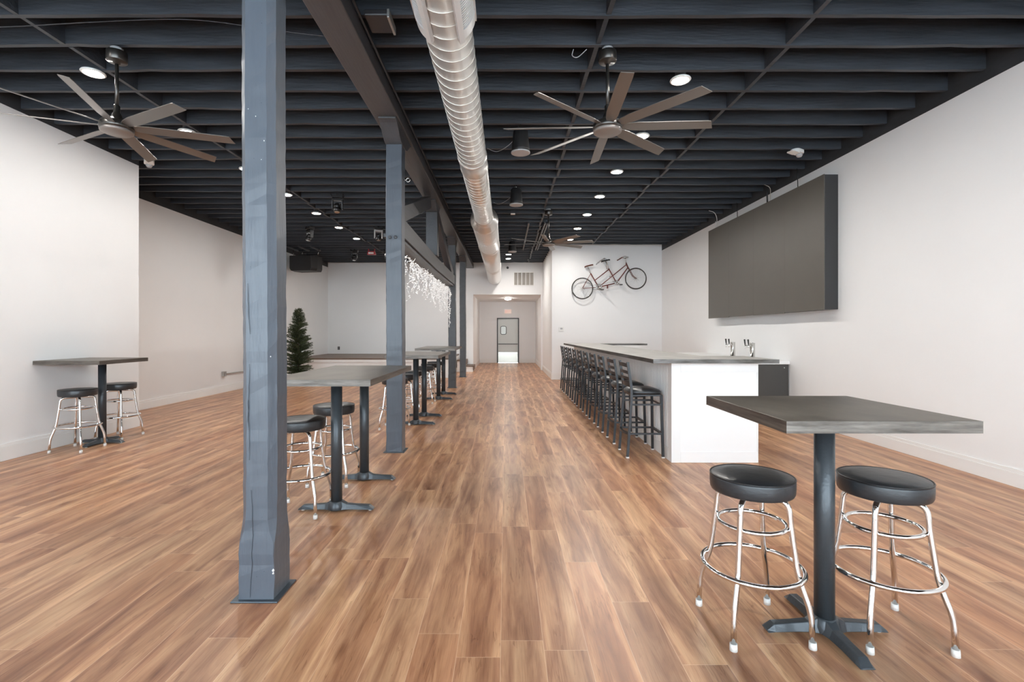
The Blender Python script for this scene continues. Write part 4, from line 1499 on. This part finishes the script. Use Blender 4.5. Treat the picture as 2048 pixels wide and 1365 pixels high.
nb = 620
for i in range(nb):
    f = (i + rt.random()) / nb
    z = 0.26 + 1.80 * f ** 1.05
    lim = tree_r(z)
    a = rt.uniform(0, 2 * PI)
    ln = lim * rt.uniform(0.62, 1.18)
    dr = Vector((math.cos(a), math.sin(a), rt.uniform(0.15, 0.5) if z > 0.5 else rt.uniform(-0.1, 0.3)))
    base = Vector((TX, TY, z))
    steps = max(2, int(ln / 0.028))
    mbx = fa if rt.random() < 0.75 else fb
    for s_ in range(steps):
        q = base + dr * (ln * (s_ + 0.8) / steps)
        for _ in range(7):
            d2 = Vector((rt.uniform(-1, 1), rt.uniform(-1, 1), rt.uniform(-0.8, 1.0))).normalized() * 0.6 + dr.normalized() * 0.8
            d2 = d2.normalized() * rt.uniform(0.035, 0.06)
            sd = d2.orthogonal().normalized() * 0.0045
            mbx.add([q - sd, q + sd, q + d2 + sd * 0.3, q + d2 - sd * 0.3], [(0, 1, 2, 3)])
fa.build('foliage', M['needle'], ct)
fb.build('foliage', M['needle2'], ct)

# ------------------------------------------------------------------ tandem bicycle on the bar wall
YK = YBAR - 0.13


def B(u, v, y=0.0):
    px_, py_ = 1130 + u / 11.378, 500 + v / 11.378
    return Vector(((px_ - 1011) * YK / 970, YK + y, H - (py_ - 665) * YK / 970))


bk = thing('tandem_bicycle', 'old red tandem bicycle mounted tilted on the white wall above the bar', 'bicycle', tuple(B(1000, 1100)))
RW = 0.31


def wheel(c):
    t_ = MB().ring(c, RW, 0.0155, 64, 8, 'Y').build('tyre', M['tyre'], bk)
    m = MB()
    m.ring(c, RW - 0.018, 0.006, 56, 6, 'Y')
    m.build('rim', M['steel'], t_)
    m = MB()
    for k in range(32):
        a = 2 * PI * k / 32
        s_ = 0.02 if k % 2 else -0.02
        off = 0.5 if k % 4 < 2 else -0.5
        p0 = Vector((c[0] + 0.02 * math.cos(a + off), c[1] + s_, c[2] + 0.02 * math.sin(a + off)))
        p1 = Vector((c[0] + (RW - 0.02) * math.cos(a), c[1], c[2] + (RW - 0.02) * math.sin(a)))
        m.tube([p0, p1], 0.0011, 4)
    m.cyl((c[0], c[1] - 0.045, c[2]), (c[0], c[1] + 0.045, c[2]), 0.02, seg=14)
    m.build('spokes', M['steel'], t_)


rear, front = B(395, 880), B(1612, 655)
wheel(rear)
wheel(front)
bb1, bb2 = B(765, 850), B(1175, 755)
ss1, ss2 = B(585, 540), B(995, 430)
hd0, hd1 = B(1395, 315), B(1432, 400)
m = MB()
tb = lambda a, b, r=0.0125: m.tube([a, b], r * 1.25, 10)
tb(ss1, bb1)
tb(ss2, bb2)
tb(B(680, 695), B(1000, 445), 0.011)
tb(bb1, hd0 + (hd1 - hd0) * 0.2, 0.011)
tb(hd1, bb2, 0.0125)
tb(bb1, bb2, 0.014)
tb(hd0, hd1, 0.016)
for s_ in (-0.05, 0.05):
    m.tube([ss1, rear + Vector((0, s_, 0))], 0.007, 8)
    m.tube([bb1, rear + Vector((0, s_, 0))], 0.008, 8)
tb(B(1395, 300), hd0, 0.018)
m.build('frame', M['bikered'], bk)
m = MB()
for s_ in (-0.05, 0.05):
    m.tube(fillet([hd1 + Vector((0, s_ * 0.6, 0)), B(1475, 470, s_), B(1530, 585, s_), front + Vector((0, s_, 0))], 0.08), 0.009, 8)
m.tube([B(1440, 420, -0.055), B(1440, 420, 0.055)], 0.012, 8)
m.build('fork', M['bikered'], bk)
# seats
def saddle(c, tilt, material):
    m = MB()
    rings = []
    for t_, hw, dz in ((-0.13, 0.03, -0.012), (-0.12, 0.062, 0.0), (-0.06, 0.075, 0.004), (0.0, 0.045, 0.0), (0.07, 0.022, -0.002), (0.135, 0.012, -0.012)):
        sec = []
        for k in range(12):
            a = 2 * PI * k / 12
            q = Vector((t_, hw * math.cos(a), dz + (0.016 if math.sin(a) > 0 else 0.026) * math.sin(a)))
            q = Matrix.Rotation(-tilt, 3, 'Y') @ q
            sec.append(c + q)
        rings.append(sec)
    m.loft(rings, smooth=True)
    return m.build('saddle', material, bk)


saddle(B(540, 358), 0.30, M['saddle'])
saddle(B(920, 240), 0.26, M['black'])
m = MB()
m.tube([ss1, B(525, 400)], 0.011, 8)
m.build('seatpost', M['steel'], bk)
m = MB()
m.tube([ss2, B(925, 265)], 0.011, 8)
m.build('seatpost', M['steel'], bk)
m = MB()
m.tube(fillet([B(955, 435), B(905, 300), B(890, 215), B(915, 195), B(940, 215), B(985, 420)], 0.05), 0.010, 8)
for s_ in (-0.20, 0.12):
    m.tube(fillet([B(910, 200), B(880, 200, s_ * 0.7), B(840, 230, s_), B(780, 265, s_)], 0.06), 0.010, 8)
hb = m.build('handlebar', M['steel'], bk)
m = MB()
for s_ in (-0.20, 0.12):
    m.tube([B(785, 262, s_), B(725, 325, s_)], 0.016, 8)
m.build('grip', M['greyplastic'], hb)
m = MB()
m.tube([B(1395, 305), B(1380, 215), B(1370, 190)], 0.011, 8)
for s_ in (-0.20, 0.12):
    m.tube(fillet([B(1375, 190), B(1415, 165, s_ * 0.5), B(1410, 200, s_ * 0.7), B(1330, 165, s_), B(1270, 195, s_)], 0.05), 0.010, 8)
m.tube(fillet([B(1375, 215, -0.02), B(1420, 200, -0.03), B(1420, 165, -0.03), B(1380, 170, -0.02)], 0.05), 0.008, 8)
hb = m.build('handlebar', M['steel'], bk)
m = MB()
for s_ in (-0.20, 0.12):
    m.tube([B(1272, 194, s_), B(1205, 228, s_)], 0.016, 8)
m.build('grip', M['saddle'], hb)
for c_, R_, pd in ((bb1, 0.083, B(835, 915, -0.10)), (bb2, 0.062, B(1258, 800, -0.10))):
    m = MB()
    c2 = c_ + Vector((0, -0.045, 0))
    m.ring(c2, R_, 0.009, 40, 6, 'Y')
    m.ring(c2, R_ * 0.8, 0.006, 40, 6, 'Y')
    m.ring(c2, R_ * 0.45, 0.005, 24, 6, 'Y')
    for k in range(5):
        a = 2 * PI * k / 5
        m.tube([c2 + Vector((math.cos(a) * 0.01, 0, math.sin(a) * 0.01)), c2 + Vector((math.cos(a) * R_, 0, math.sin(a) * R_))], 0.006, 6)
    m.tube([c2, pd + Vector((0, 0.05, 0))], 0.009, 8)
    m.tube([c_ + Vector((0, 0.05, 0)), c_ * 2 - pd + Vector((0, -0.03, 0))], 0.008, 8)
    cr = m.build('crankset', M['steel'], bk)
    pm = MB()
    pm.box(pd.x - 0.038, pd.y - 0.05, pd.z - 0.013, pd.x + 0.038, pd.y + 0.045, pd.z + 0.013)
    pm.build('pedal', M['black'], cr, bevel=0.003)
m = MB()
for dz in (1, -1):
    m.tube([bb1 + Vector((0, -0.05, dz * 0.08)), rear + Vector((0, -0.05, dz * 0.03))], 0.003, 5)
    m.tube([bb1 + Vector((0, -0.06, dz * 0.06)), bb2 + Vector((0, -0.05, dz * 0.06))], 0.003, 5)
m.tube([B(430, 1090), B(540, 920)], 0.002, 4)
m.build('chain', M['box'], bk)
m = MB()
m.box(B(965, 850).x - 0.015, YK - 0.03, B(965, 880).z, B(965, 850).x + 0.015, YK + 0.02, B(965, 815).z)
m.build('chain_guide', M['bikered'], bk)
m = MB()
for q in (B(1030, 600), B(700, 720)):
    m.cyl((q.x, YK + 0.0, q.z), (q.x, YBAR - 0.001, q.z), 0.008, seg=8)
m.build('wall_hook', M['black'], bk)
